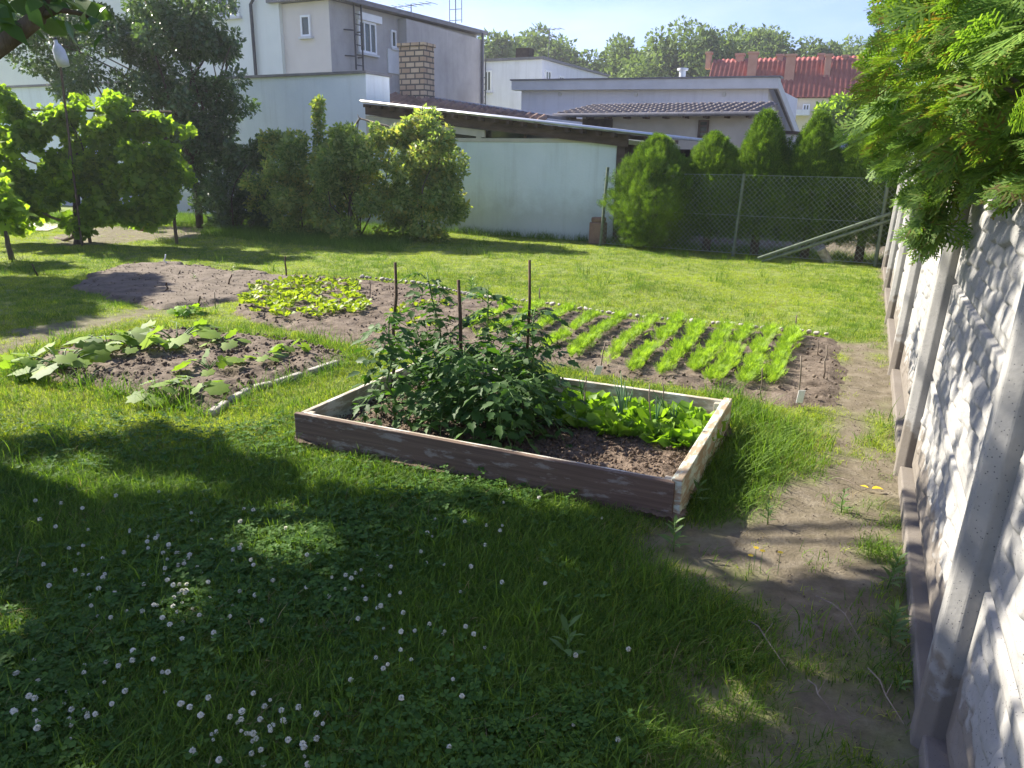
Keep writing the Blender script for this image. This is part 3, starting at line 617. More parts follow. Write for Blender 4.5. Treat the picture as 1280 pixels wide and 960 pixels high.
def sheet(A,e,s_,wave,amp,course=None,th=.03,res=10,cstep=.02):
    """corrugated sheet: A corner, e eave edge vector, s_ slope vector (up); ridges run along s_"""
    A,e,s_=[np.array(t,float) for t in (A,e,s_)]; le=np.linalg.norm(e); ls=np.linalg.norm(s_); nrm=norm(np.cross(e,s_)); nrm=nrm*np.sign(nrm[2]+1e-9)
    ne=int(le/wave*res); nsn=max(1,int(ls/course)*2) if course else 1
    u=np.linspace(0,1,ne+1); 
    if course:
        c=max(1,int(ls/course)); v=np.sort(np.concatenate([np.arange(c)/c,(np.arange(1,c+1))/c-1e-4])); st=np.tile([cstep,0],c)
    else: v=np.array([0,1.]); st=np.zeros(2)
    U_,V_=np.meshgrid(u,v); hgt=amp*np.sin(2*PI*U_*le/wave)+st[:,None]
    top=A+U_[...,None]*e+V_[...,None]*s_+hgt[...,None]*nrm; bot=top-nrm*th; m=ne+1; k=len(v)
    ii=(np.arange(k-1)[:,None]*m+np.arange(ne)[None]).ravel(); f=np.stack([ii,ii+1,ii+m+1,ii+m],1); n0=m*k
    fb=f[:,::-1]+n0; rim=[]
    for i in range(ne): rim.append((i,n0+i,n0+i+1,i+1)); j=(k-1)*m+i; rim.append((j,j+1,n0+j+1,n0+j))
    for i in range(k-1): a=i*m;b=(i+1)*m; rim.append((a,b,n0+b,n0+a)); a+=ne;b+=ne; rim.append((a,n0+a,n0+b,b))
    return np.concatenate([top.reshape(-1,3),bot.reshape(-1,3)]),np.concatenate([f,fb,np.array(rim)])
# --- low white barn with the long window band
bo=G(745,302); BW=Fac(bo,UD,-FD)
sR=BW.sz(768,240)[0]; sL=BW.sz(457,180)[0]; zt=BW.sz(700,178)[1]
barn=thing('garden_barn','low pale green rendered barn with a glazed band under a corrugated lean-to roof','barn',BW.w((sL+sR)/2,0))
BW.part('wall',M['greenplaster'],barn,sL,sR,-.2,zt,-.22,0)
BW.part('wall_coping',M['creampaint'],barn,sL,sR,zt+.002,zt+.07,-.24,.02)
# roof line
rL=BW.sz(462,127); rR=BW.sz(832,170)
sl=(rR[1]-rL[1])/(rR[0]-rL[0])
zr=lambda s_: rL[1]+sl*(s_-rL[0])
EX=.35
A=BW.w(rL[0],rL[1],EX); A2=BW.w(rR[0]+.1,zr(rR[0]+.1),EX)
# corrugations run down the slope (towards the right end): eave edge vector is the depth
v,f=sheet(A2,-(-FD)*4.2*1.0,(A-A2),.13,.022,th=.02,res=8)
link('roof',mesh('roof',v,f,M['zinc'],smooth=False),barn)
def sloped(mb,s0,s1,zo,h,d0,d1):
    a=BW.w(s0,zr(s0)-zo,d0); b=BW.w(s1,zr(s1)-zo,d0); mb.box(a,b-a,BW.n*(d1-d0),ZD*-h)
mb=MB(); sloped(mb,sL+.1,sR+.25,.06,.22,.04,.10); mb.build('roof_beam',M['oldbeam'],barn)
for i in range(22):
    mb=MB(); s_=sL+.2+(rR[0]-sL-.2)*i/21; mb.box(BW.w(s_,zr(s_)-.13,EX-.05),UD*.06,FD*1.0,ZD*.07); mb.build('rafter',M['oldbeam'],barn)
# dark glazing band (slanting top), with cream frames
sF=BW.sz(600,160)[0]; sM=BW.sz(596,160)[0]
def quadslab(mb,s0,s1,zb0,zt0,zb1,zt1,d0,d1):
    v=[BW.w(s0,zb0,d0),BW.w(s1,zb1,d0),BW.w(s1,zt1,d0),BW.w(s0,zt0,d0),BW.w(s0,zb0,d1),BW.w(s1,zb1,d1),BW.w(s1,zt1,d1),BW.w(s0,zt0,d1)]
    mb.add(v,[(0,1,2,3),(7,6,5,4),(0,4,5,1),(1,5,6,2),(2,6,7,3),(3,7,4,0)])
mb=MB(); quadslab(mb,sL+.05,sR-.02,zt+.075,zr(sL)-.3,zt+.075,max(zr(sR)-.3,zt+.1),-.16,-.12); gl=mb.build('glazing',M['glass'],barn)
mb=MB(); a=BW.w(sL+.05,zr(sL+.05)-.30,-.02); b=BW.w(sM+.2,zr(sM+.2)-.30,-.02); mb.box(a,b-a,-FD*.05,ZD*-.14)
for s_ in (sL+.06,sM): mb.box(BW.w(s_,zt+.072,-.02),UD*.12,-FD*.05,ZD*(zr(s_)-.44-zt-.072))
mb.build('window_frame',M['creampaint'],barn)
for px in (655,712,738): s_=BW.sz(px,170)[0]; mb=MB(); mb.box(BW.w(s_,zt+.072,-.03),UD*.05,-FD*.04,ZD*max(zr(s_)-.3-zt-.07,.08)); mb.build('mullion',M['oldbeam'],barn)
mb=MB(); mb.box(BW.w(sR+.02,-.1,.03),UD*.16,FD*.14,ZD*(zr(sR)-.14+.1)); mb.build('corner_post',M['oldbeam'],barn)
mb=MB(); mb.box(BW.w(sR+.2,-.1,-3.5),UD*2.6,FD*.1,ZD*(zr(rR[0])-.1)); mb.box(BW.w(sR+.02,-.1,-.13),UD*.1,FD*3.4,ZD*(zr(sR)-.15)); mb.build('side_boards',M['darkwood'],barn)
mb=MB(); quadslab(mb,sL,sR,-.1,zr(sL)-.2,-.1,zr(sR)-.2,-4.05,-3.9); mb.build('back_wall',M['greenplaster'],barn)
# --- old tiled roof with brick chimney behind the barn
OT=Fac(BW.w(0,0,-3.9),UD,-FD)
a0,zA=OT.sz(464,112); a1,zB=OT.sz(662,142); 
old=thing('tiled_outbuilding','old outbuilding with brown tiled roof edge and crumbling yellow brick chimney','outbuilding',OT.w((a0+a1)/2,0))
OT.part('wall',M['shedplaster'],old,a0,a1,-.2,min(zA,zB)-.75,-4.0,-.2)
def wv(a,z,d): return OT.w(a,z,d)
Ao=wv(a0,zA-.42,0); Bo=wv(a1,zB-.42,0); v,f=sheet(Ao,Bo-Ao,FD*1.1+ZD*.42,.22,.035,.36,.05,8,.03); link('roof',mesh('roof',v,f,M['browntile']),old)
mb=MB(); A3=wv(a0,zA-.06,-1.25); B3=wv(a1,zB-.06,-1.25); mb.box(A3,B3-A3,FD*3,ZD*.08); mb.build('roof_deck',M['gutter'],old)
CH=Fac(OT.w(0,0,-1.0),UD,-FD); c0,c1,cz0,cz1=CH.rect(499,58,530,122)
mb=MB(); CH.box(mb,c0,c1,cz0-.4,cz1,-.55,0)
CH.box(mb,c0-.04,c1+.04,cz1+.002,cz1+.10,-.59,.04); mb.build('chimney',M['brick'],old,bevel=.015)
# --- garage wall (left of the barn) reaching behind the trees
GW=Fac(BW.w(sL-.02,0,-.35),UD,-FD); ga1,gz1=GW.sz(457,92); ga0=GW.sz(-80,95)[0]
gar=thing('white_garage','long plain bluish white garage wall with thin dark coping behind the shrubs','garage',GW.w((ga0+ga1)/2,0))
GW.part('wall',M['whiteplaster'],gar,ga0,ga1,-.2,gz1,-.9,0)
GW.part('coping',M['gutter'],gar,ga0-.1,ga1+.05,gz1+.002,gz1+.06,-.95,.06)
# --- big flat-roofed house
HO=P(418,150,25.5); HF=Fac(HO,UD,-FD); HS=Fac(HO,FD,UD)
hz0=HS.sz(425,0)[1]; zroofA=HF.sz(385,-4)[1]
sN,zN=HS.sz(497,15); sE,zE=HS.sz(596,40)
house=thing('flat_roofed_house','two storey grey and beige house with small white windows and a wall ladder','house',HO)
hL=HF.sz(352,60)[0]
top0=HS.sz(424,-2)[1]
mb=MB(); mb.box(HF.w(hL,-.2,0),UD*(0-hL),FD*sE,ZD*(top0-.55+.2)); 
# sloping parapet block: ends lower at the far end
zfar=zE; V=[HF.w(hL,top0-.55,0),HF.w(0,top0-.55,0),HS.w(sE,top0-.55,0),HF.w(hL,top0-.55,-sE)]
mb.me
wl=mb.build('wall',[M['housegrey'],M['housebeige']],house)
wl.data.polygons.foreach_set('material_index',[1 if i in (2,5) else 0 for i in range(len(wl.data.polygons))])
HOUSE_TOP=top0
# --- re-shape roof to follow the far end height
me_=wl.data
for vt in me_.vertices:
    w3=np.array(vt.co)+ORG[wl.name]; dd=np.dot(w3-HS.O,FD)
    if w3[2]>3: vt.co.z=float(top0-.12+(zE-top0)*(dd/sE)-ORG[wl.name][2])
mb=MB(); p0=HF.w(hL-.25,top0-.11,.3); p1=HS.w(sE+.3,0,0); 
e=FD*(sE+.6)+ZD*(zE-top0)*(sE+.6)/sE; mb.box(p0,UD*(-hL+.6),e,ZD*.14); mb.build('roof',M['gutter'],house)
window(HF,house,HF.rect(377,19,389,46),.06,0)
window(HS,house,HS.rect(447,27,469,67),.07,2)
mb=MB(); r_=HS.rect(445,18,474,27); HS.box(mb,r_[0],r_[1],r_[2],r_[3],.002,.12); mb.build('shutter_box',M['whiteframe'],house)
window(HS,house,HS.rect(488,38,494,60),.06,0)
window(HS,house,HS.rect(558,49,566,62),.06,0)
for q_ in ((456,99,475,118),(556,112,590,122),(484,62,498,92)): mb=MB(); HS.box(mb,*HS.rect(*q_),.002,.05); mb.build('render_patch',M['fascia'],house)
# extension notch: darker block beyond px 497
mb=MB(); HS.box(mb,sN,sE-.01,-.2,min(zE,top0)-.14,.002,.35); mb.build('annex_wall',M['housegrey'],house)
# ladder
mb=MB(); l0,l1,lz0,lz1=HS.rect(437,-12,446,88)
for a in (l0,l1): mb.tube([HS.w(a,lz0,.2),HS.w(a,lz1,.2)],.03,6)
k=0
for i in range(24): z=lz0+.1+i*.3; 
for i in range(int((lz1-lz0)/.3)): mb.tube([HS.w(l0,lz0+.15+i*.3,.2),HS.w(l1,lz0+.15+i*.3,.2)],.018,5)
for z in (lz0+.4,lz1-1.2): mb.tube([HS.w(l0-.3,z,0),HS.w(l0,z,.2)],.02,5); mb.tube([HS.w(l1,z,0),HS.w(l1,z,.2)],.02,5)
mb.build('wall_ladder',M['pipe'],house)
mb=MB(); q=HS.sz(592,80); mb.tube([HS.w(q[0],.2,.42),HS.w(q[0],zE-.1,.42)],.05,7); mb.build('drainpipe',M['gutter'],house)
def antenna(par,base,h,arm,n,dirv,kind=0):
    mb=MB(); b=np.array(base); mb.tube([b,b+ZD*h],.022,6); d=norm(np.array(dirv,float)); x=np.cross(d,ZD)
    if kind==0:
        mb.tube([b+ZD*(h-.05)-d*arm*.5,b+ZD*(h-.05)+d*arm*.5],.014,5)
        for i in range(n): c=b+ZD*(h-.05)+d*arm*(i/(n-1)-.5); mb.tube([c-x*.35,c+x*.35],.009,4)
    else:
        for zz in (h-.15,h-.55,h-.95): mb.tube([b+ZD*zz-d*arm,b+ZD*zz+d*arm],.012,5)
        for s_ in (-1,1): mb.tube([b+ZD*(h-.05)+d*arm*s_,b+ZD*(h-1.05)+d*arm*s_],.016,5)
    return mb.build('antenna',M['gutter'],par)
q=HS.sz(586,40)[0]; antenna(house,HS.w(q,HS.sz(586,38)[1],-.6),1.35,.28,0,UD,1)
q=HS.sz(548,28)[0]; antenna(house,HS.w(q,HS.sz(548,26)[1]-.1,-1.2),.75,2.0,7,UD*.9-FD*.1,0)
# --- light house at far left
LO=P(330,100,26.6); LF=Fac(LO,UD,-FD); la1=LF.sz(351,50)[0]; la0=LF.sz(-150,50)[0]
lh=thing('light_house','tall light rendered house with a black drainpipe behind the dark leafy tree','house',LF.w((la0+la1)/2,0))
LF.part('wall',M['housewhite'],lh,la0,la1,-.2,9.,-3,0)
LF.part('cornice',M['housebeige'],lh,la0-.1,la1+.1,9.002,9.25,-3.1,.2)
mb=MB(); q=LF.sz(320,50)[0]; qz=LF.sz(319,6)[1]; mb.tube([LF.w(q-.02,0,.1),LF.w(q-.02,qz,.1),LF.w(q+.15,qz+.18,.1),LF.w(q+.2,9,.1)],.055,8); mb.build('drainpipe',M['pipe'],lh)
window(LF,lh,LF.rect(272,-25,299,22),.07,1,sill=True)
window(LF,lh,LF.rect(60,-25,92,20),.07,1,sill=True)
# --- second flat house further back
B2=Fac(P(650,120,40),UD,-FD); b0,_=B2.sz(592,110); b1,zb=B2.sz(678,74); h2=thing('small_grey_house','distant low grey house with two white windows on its receding side','house',B2.w(b0,0))
B2.part('wall',M['longgrey'],h2,b0-2,b1,-.2,zb,-9,0)
B2.part('parapet',M['gutter'],h2,b0-2.1,b1+.1,zb+.002,zb+.12,-9,.1)
S2=Fac(B2.w(b1,0),FD,UD)
window(S2,h2,S2.rect(681,88,688,101),.08,1); window(S2,h2,S2.rect(698,95,704,104),.08,1)
window(B2,h2,B2.rect(605,88,615,115),.08,1)
mb=MB(); q=B2.sz(648,74)[0]; B2.box(mb,q-.35,q+.35,zb+.12,zb+.6,-1,-.4); mb.build('chimney',M['darkwood'],h2)
q=B2.sz(675,70)[0]; antenna(h2,B2.w(q,zb+.1,-1.),1.4,1.3,6,UD)
mb=MB(); q0=B2.sz(600,80)[0]; 
for a in (q0,q0+.4): mb.tube([B2.w(a,1,.15),B2.w(a,zb+.3,.15)],.03,5)
for i in range(14): mb.tube([B2.w(q0,1.4+i*.3,.15),B2.w(q0+.4,1.4+i*.3,.15)],.02,4)
mb.build('wall_ladder',M['pipe'],h2)
# --- long low grey building
LB=Fac(P(800,140,29),UD,-FD); c0,zc0=LB.sz(652,104); c1,zc1=LB.sz(962,100)
lb=thing('long_low_building','long low lavender grey building with a wide flat roof fascia','building',LB.w((c0+c1)/2,0))
zc=LB.sz(700,112)[1]
LB.part('wall',M['longgrey'],lb,c0,c1,-.2,zc,-7,0)
zl0=LB.sz(645,102)[1]; zl1=LB.sz(975,98)[1]
mb=MB(); mb.box(LB.w(c0-.25,zl0-.33,.35),LB.w(c1+.35,zl1-.33,.35)-LB.w(c0-.25,zl0-.33,.35),FD*.4,ZD*.33); mb.build('fascia',M['fascia'],lb)
# roof slopes down towards the back right: sloping verge
e1=LB.w(c1+.33,zl1-.02,.33); far=LB.w(c1+.9,LB.sz(975,98)[1]-1.9,-6.)
mb=MB(); mb.box(LB.w(c0-.3,zl0+.004,.4),LB.w(c1+.4,zl1+.004,.4)-LB.w(c0-.3,zl0+.004,.4),FD*.6,ZD*.05); mb.build('roof_edge',M['gutter'],lb)
mb=MB(); mb.box(LB.w(c0-.2,zl0-.05,-.05),LB.w(c1+.3,zl1-.05,-.05)-LB.w(c0-.2,zl0-.05,-.05),FD*7+ZD*-1.6,ZD*.05); mb.build('roof',M['gutter'],lb)
mb=MB(); mb.box(LB.w(c1+.3,zl1-.33,.33),UD*.06,FD*7.4+ZD*-1.75,ZD*.32); mb.build('verge_board',M['fascia'],lb)
for px in (700,795,905): q=LB.sz(px,118); mb=MB(); mb.tube([LB.w(q[0],q[1],0),LB.w(q[0],q[1],.05)],.07,10); mb.build('wall_vent',M['fascia'],lb)
mb=MB(); q=LB.sz(838,98); mb.tube([LB.w(q[0],zl0,-1.5),LB.w(q[0],zl0+.35,-1.5)],.12,10); mb.tube([LB.w(q[0],zl0+.35,-1.5),LB.w(q[0],zl0+.42,-1.5)],.2,10); mb.build('roof_vent',M['zinc'],lb)
# --- tiled shed in front of it
TS=Fac(P(830,160,22),UD,-FD); d0,_=TS.sz(728,150); d1,_=TS.sz(945,150); ts=thing('tiled_shed','old beige shed with an overhanging corrugated grey tile roof','shed',TS.w((d0+d1)/2,0))
ze=TS.sz(830,143)[1]
TS.part('wall',M['shedplaster'],ts,d0,d1,-.2,ze-.02,-3.5,0)
r0,_=TS.sz(706,140); r1,_=TS.sz(952,138); A4=TS.w(r0,ze,.55); zrr=TS.sz(830,133)[1]
v,f=sheet(A4,UD*(r1-r0),FD*3.0+ZD*(P(830,131.5,25.)[2]-ze),.24,.04,.42,.04,8,.035); link('roof',mesh('roof',v,f,M['greytile']),ts)
mb=MB(); mb.tube([TS.w(r0-.1,ze-.03,.6),TS.w(r1+.05,ze-.03,.6)],.055,8); mb.build('gutter',M['gutter'],ts)
for i in range(10): mb=MB(); a=r0+.3+i*(r1-r0-.6)/9; mb.box(TS.w(a,ze-.12,.45),UD*.07,FD*.44,ZD*.09); mb.build('rafter',M['oldbeam'],ts)
rr=TS.rect(873,150,886,172); window(TS,ts,rr,.05,0,'oldbeam',False,2)
rr=TS.rect(728,149,765,200); TS.part('dark_door',M['darkwood'],ts,rr[0],rr[1],0,rr[3],.004,.05)
# --- metal shed at the right
MS=Fac(P(1005,160,19.5),norm(UD*1.0+FD*.12),norm(-FD+UD*.12)); m0,mz=MS.sz(968,154); m1,mz1=MS.sz(1064,161)
ms=thing('metal_shed','low shed of ribbed pale blue metal sheets behind the thuja row','shed',MS.w((m0+m1)/2,0))
mb=MB(); MS.box(mb,m0,m1,-.1,mz-.25,-2.4,-.01); mb.build('wall',M['bluemetal'],ms)
v,f=sheet(MS.w(m0+.6,mz-.25,.02),MS.d*(m1-m0-.6),ZD*-(mz-.3),.16,.018,th=.01,res=8); link('cladding',mesh('cladding',v,f,M['bluemetal']),ms)
mb=MB(); mb.box(MS.w(m0-.1,mz-.22,.15),MS.d*(m1-m0+.2)+ZD*(mz1-mz),FD*2.7,ZD*.07); mb.build('roof',M['darkwood'],ms)
mb=MB()
for i in range(5): MS.box(mb,m0+.05,m0+.55,mz-1.2+i*.19,mz-1.2+i*.19+.17,.01,.05)
mb.build('slatted_vent',M['fascia'],ms)
# --- red roofed terrace
RH=Fac(P(960,120,62),norm(UD*1.0+FD*.12),norm(-FD+UD*.12)); e0,ez=RH.sz(884,122); e1,ez1=RH.sz(1075,116)
ridge=P(960,77,68)[2]; eav=RH.sz(1000,122)[1]
rh=thing('red_roofed_house','distant cream house with a red tiled roof and several pink brick chimneys','house',RH.w((e0+e1)/2,0))
dp=(ridge-eav)*1.15
RD=-RH.n
RH.part('wall',M['cream'],rh,e0,e1,-.2,eav-.05,-2*dp,0)
mb=MB(); mb.add([RH.w(e0,eav-.05,0),RH.w(e0,eav-.05,-2*dp),RH.w(e0,ridge-.15,-dp),RH.w(e0+.3,eav-.05,0),RH.w(e0+.3,eav-.05,-2*dp),RH.w(e0+.3,ridge-.15,-dp)],[(0,1,2),(5,4,3),(0,3,4,1),(1,4,5,2),(2,5,3,0)]); mb.build('gable',M['cream'],rh)
v,f=sheet(RH.w(e0-.2,eav,.35),RH.d*(e1-e0+.4),RD*(dp+.35)+ZD*(ridge-eav),.36,.045,.6,.08,6,.06); v2,f2=sheet(RH.w(e0-.2,eav,-2*dp-.35),RH.d*(e1-e0+.4),-RD*(dp+.35)+ZD*(ridge-eav),.36,.045,.6,.08,6,.06)
roof=link('roof',mesh('roof',np.concatenate([v,v2]),np.concatenate([f,f2+len(v)]),M['redtile']),rh)
def chim(px0,px1,pt,dep,mat='chimpink'):
    pt=pt-5
    C_=Fac(RH.w(0,0,-dep),RH.d,RH.n); a,b,_,z1=C_.rect(px0,pt,px1,pt+20); mb=MB(); zb=eav+(ridge-eav)*min(dep/dp,1)-.4; C_.box(mb,a,b,zb,z1,-.8,0); C_.box(mb,a-.08,b+.08,z1+.002,z1+.15,-.88,.08); mb.build('chimney',M['pinkbrick'],roof)
M['pinkbrick']=noisemat('pink brick',(.42,.2,.15),(.52,.28,.21),2,.9,.3,10,.2)
for a in ((882,888,72,dp*.9),(919,929,74,dp*.9),(935,946,72,dp*.45),(970,978,75,dp*.9),(982,994,75,dp*.35),(1022,1029,74,dp*.9),(1031,1039,75,dp*.45),(1052,1058,76,dp*.9)): chim(*a)
for (a,b,c,d) in ((1003,130,1012,142),(1020,129,1028,140),(1042,127,1051,140)): window(RH,rh,RH.rect(a,b,c,d),.1,1)
RH.part('balcony',M['longgrey'],rh,*RH.rect(990,138,1012,145),.0+.002,1.2)
# ------------------------------------------------------------------ CHAIN LINK FENCE
CA=G(750,307); CB=G(1104,334); CA[2]=CB[2]=0; CMm=min((CA+(CB-CA)*q for q in np.linspace(.2,.8,300)),key=lambda p:abs(float(proj(p)[0][0])-916))
cf=thing('chain_link_fence','green wire mesh fence on thin metal posts in front of the thuja row','fence',CMm)
tl=P(760,209,CA[1]); tm=P(921,217,CMm[1]); CHh=float(tm[2])
mb=MB(); mb.tube([CA-ZD*.1,np.array([tl[0],tl[1],tl[2]])],.028,8); mb.build('post',M['greenpost'],cf)
mb=MB(); mb.tube([CMm-ZD*.1,CMm+UD*.06+ZD*CHh],.028,8); mb.build('post',M['greenpost'],cf)
mb=MB(); mb.tube([CB+UD*-.12-ZD*.1,CB-UD*.12+ZD*CHh],.03,8); mb.build('post',M['greenpost'],cf)
def wires(mb,a,b,h,step,r):
    Lx=np.linalg.norm((b-a)[:2]); d=(b-a)/Lx; n=int((Lx+h)/step)
    for s_ in (1,-1):
        for i in range(n+1):
            x0=i*step-h if s_>0 else i*step; # line x = x0 + s*z
            z0=0;z1=h
            xa=x0; xb=x0+s_*h
            def clipx(x): return x
            t0,t1=0.,1.
            dx=xb-xa
            for lim,sg in ((0,1),(Lx,-1)):
                fa=sg*(xa-lim); fb=sg*(xb-lim)
                if fa<0 and fb<0: t0=2;break
                if fa<0: t0=max(t0,fa/(fa-fb))
                elif fb<0: t1=min(t1,fa/(fa-fb))
            if t0>=t1: continue
            p=a+d*(xa+dx*t0)+ZD*(.04+h*t0); q=a+d*(xa+dx*t1)+ZD*(.04+h*t1); mb.tube([p,q],r,3,cap=False)
mb=MB(); wires(mb,CA,CMm,CHh-.06,.085,.0022); wires(mb,CMm,CB,CHh-.06,.085,.0022)
for z in (CHh-.02,.05,CHh*.5): mb.tube([CA+ZD*z*.98,CMm+ZD*z],.003,4); mb.tube([CMm+ZD*z,CB+ZD*z],.003,4)
mb.build('wire_mesh',M['wire'],cf)
BRb=G(947,327); mb=MB(); 
mb.tube([BRb+ZD*.05,P(1113,267,CB[1])],.028,8); mb.tube([BRb+ZD*.0+UD*.06,P(1113,275,CB[1])],.025,8); mb.build('brace',M['greenpost'],cf)
mb=MB(); mb.tube([G(1038,328)-ZD*.05,G(1028,328)+ZD*.22-UD*.05],.075,9); o=mb.build('concrete_footing',M['stone'],None,loc=G(1035,328)); tag(o,'short tilted pale concrete stump at the foot of the fence brace','concrete stump')
mb=MB(); b_=G(751,304)-FD*.05
mb.box(b_-UD*.16,UD*.3,-FD*.22,ZD*.42); mb.box(b_-UD*.13+ZD*.424-FD*.02,UD*.25,-FD*.18,ZD*.09); o=mb.build('brick_stack',M['browntile'],None,loc=b_,bevel=.02); tag(o,'low brown stack of old bricks at the right end of the barn wall','brick stack')
# terracotta pot, things under the vine
def lathe(mb,base,prof,n=20,mi=0):
    vs=[];m=len(prof)
    for r,z in prof:
        for k in range(n): a=2*PI*k/n; vs.append(np.array(base)+np.array([r*math.cos(a),r*math.sin(a),z]))
    fs=[(i*n+k,i*n+(k+1)%n,(i+1)*n+(k+1)%n,(i+1)*n+k) for i in range(m-1) for k in range(n)]; fs.append(tuple(range(n))[::-1]); mb.add(vs,fs,mi)
b_=G(181,288); mb=MB(); lathe(mb,b_,[(.11,0),(.15,.3),(.17,.3),(.17,.36),(.14,.36),(.13,.3),(.0,.3)]); tag(mb.build('flower_pot',M['terracotta'],None,True,loc=b_),'terracotta flower pot standing below the grapevine','flower pot')
b_=G(8,275); t=thing('garden_bench','faded red garden seat half hidden under the grapevine','seat',b_)
mb=MB(); mb.box(b_+np.array([-.5,-.2,.38]),(.9,0,0),(0,.45,0),(0,0,.04)); mb.build('seat',M['pink'],t,bevel=.01)
mb=MB(); mb.box(b_+np.array([-.5,.27,.42]),(.9,0,0),(0,.04,.0),(0,.05,.3)); mb.build('backrest',M['pink'],t,bevel=.01)
for x in (-.45,.34):
    for y in (-.17,.18): mb=MB(); mb.box(b_+np.array([x,y,0]),(.05,0,0),(0,.05,0),(0,0,.378)); mb.build('leg',M['fascia'],t)
tag(link('patio_paving',mesh('patio_paving',np.array([G(-120,287,.012),G(60,288,.012),G(90,278,.012),G(-60,272,.012)]),np.array([[0,1,2,3]]),M['paving'])),kind='structure')
# ------------------------------------------------------------------ PLANTING
def leafobj(name,data,mats,parent=None,loc=None):
    v,f=data[0],data[1]; mi=data[2] if len(data)>2 else None
    return link(name,mesh(name,v,f,mats,mi=mi),parent,loc)
# --- row of five thujas
def thuja(base,rx,h,zlo,seed,lab,tw=.07,pw=1.5):
    t=thing('thuja_tree',lab,'thuja',base,'thujas in a row behind the wire fence'); r=np.random.RandomState(seed)
    mb=MB(); mb.tube([base-ZD*.1,base+ZD*.5+UD*.02,base+ZD*h*.6],[tw*1.15,tw,.03],8); mb.build('trunk',M['bark'],t,True)
    n=int(11000); z=r.rand(n)**.9; zz=zlo+(h-zlo)*z
    prof=np.where(z<.33,np.clip(.62+z*1.15,0,1),np.clip(1-((z-.33)/.67)**pw,0,1)**.8)
    th=r.rand(n)*2*PI; lump=1+.34*(fbm(th*1.9+seed,z*5+seed)-.5)*2+.26*(vnoise(th*4.5,z*13+seed)-.5)*2
    ins=1-.45*r.rand(n)**2; rad=rx*prof*lump*ins
    ck=np.stack([np.cos(th),np.sin(th),np.zeros(n)],1); pos=np.array(base)+ck*rad[:,None]+np.stack([0*z,0*z,zz],1)
    lim=(.05+r.rand(n)*.09) if seed>100 else np.full(n,-9.); nl_=norm(np.cross(CB-CMm,ZD)); nl_=nl_*np.sign(nl_@FD); dq=(pos-CMm)@nl_; pos=np.where((dq<lim)[:,None],pos+nl_*(lim-dq)[:,None],pos)
    ax=norm(ck*.55+np.array([0,0,1.])*(.35+z[:,None])+r.normal(size=(n,3))*.35); X,Y,Z=frames(ax,norm(ck+r.normal(size=(n,3))*.6))
    T=SPR_L[seed%3]; s=.12*(1+.3*r.normal(size=n)).clip(.5,1.6); v,f=scat(T[0],T[1],pos,X,Y,Z,s); leafobj('crown',(v,f),M['thuja_far'],t)
zt_=lambda py,y: (195-py)/F*y+1.65
thj=[((812,313),.62,(176)),((882,314),.46,(174)),((942,316),.52,(146)),((1004,322),.49,(149)),((1072,330),.55,(144))]
labs=['widest and lowest thuja at the barn end of the hedge row','second thuja from the barn, rounded top, left of the tall middle one','tallest pointed thuja behind the middle fence post','thuja with a twin pointed tip, second from the concrete fence','thuja with exposed trunk nearest the concrete fence']
for i,((px,py),rx,pt) in enumerate(thj):
    nl0=norm(np.cross(CB-CA,ZD)); nl0=nl0*np.sign(nl0@FD); b=min((CA+(CB-CA)*q+nl0*(.34 if i else .45) for q in np.linspace(0,1.1,500)),key=lambda p:abs(float(proj(p)[0][0])-px)); b[2]=0
    if i==0: b=G(812,311)+FD*.1; b[2]=0
    y=b[1]; sc=y/13.5*(1.12 if i else 1); thuja(b,rx*sc*1.08,P(px,pt,y)[2],.28 if i else .05,100+i,labs[i],pw=(2.2,2.2,1.25,1.2,1.2)[i])
b=G(1022,322)+FD*.3
# --- generic bush / tree
def bush(name,lab,cat,base,mains,ncl,rcl,nl,size,T,mat,seed,group=None,stems=5,hang=.1,up=.5,partname='foliage',extra=None,filt=None):
    t=thing(name,lab,cat,base,group); base=np.array(base,float); rr_=np.random.RandomState(seed+7)
    if cat=='shrub':
        for c,R in list(mains)[:3]:
            for _ in range(4): mains=mains+[(np.array(c)+np.array([rr_.uniform(-.8,.8)*R[0],rr_.uniform(-.6,.3)*R[1],R[2]*rr_.uniform(.85,1.15)]),(.08,.08,rr_.uniform(.12,.26)))]
    cl=clumps(mains,ncl,rcl[0],rcl[1],seed)
    if cat=='shrub':
        if seed==202: cl+=[(P(398+math.sin(q_)*3,q_,16.2),.075,None) for q_ in range(126,185,4)]*2
        for c,R in mains[-12:]: cl+=[(np.array(c)+ZD*q_*R[2],.085,None) for q_ in (-.6,0,.6)]*2
    v,f=leafcloud(cl,nl,size,T,seed,up=up,hang=hang,filt=filt); leafobj(partname,(v,f),M[mat],t); mb=MB()
    for i in range(stems):
        c=cl[i*len(cl)//stems][0]; limb(mb,base+np.array([random.uniform(-.1,.1),random.uniform(-.1,.1),-.05]),c,.018,.006,seed+i,5,.1,5)
    mb.build('stem',M['bark'],t,True); return t,cl
def Eb(px,py,Y,rx,ry,rz): return (P(px,py,Y),(rx,ry,rz))
GRP='currant shrubs in front of the barn'
bush('currant_shrub','dark shaded shrub at the left end of the row beside the leaning trunk','shrub',G(300,288),[Eb(300,262,16.8,.9,.7,.6),Eb(305,240,16.8,.7,.7,.65),Eb(320,215,16.8,.55,.5,.5)],44,(.16,.32),14000,.085,T_OVAL,'plum',201,GRP,6)
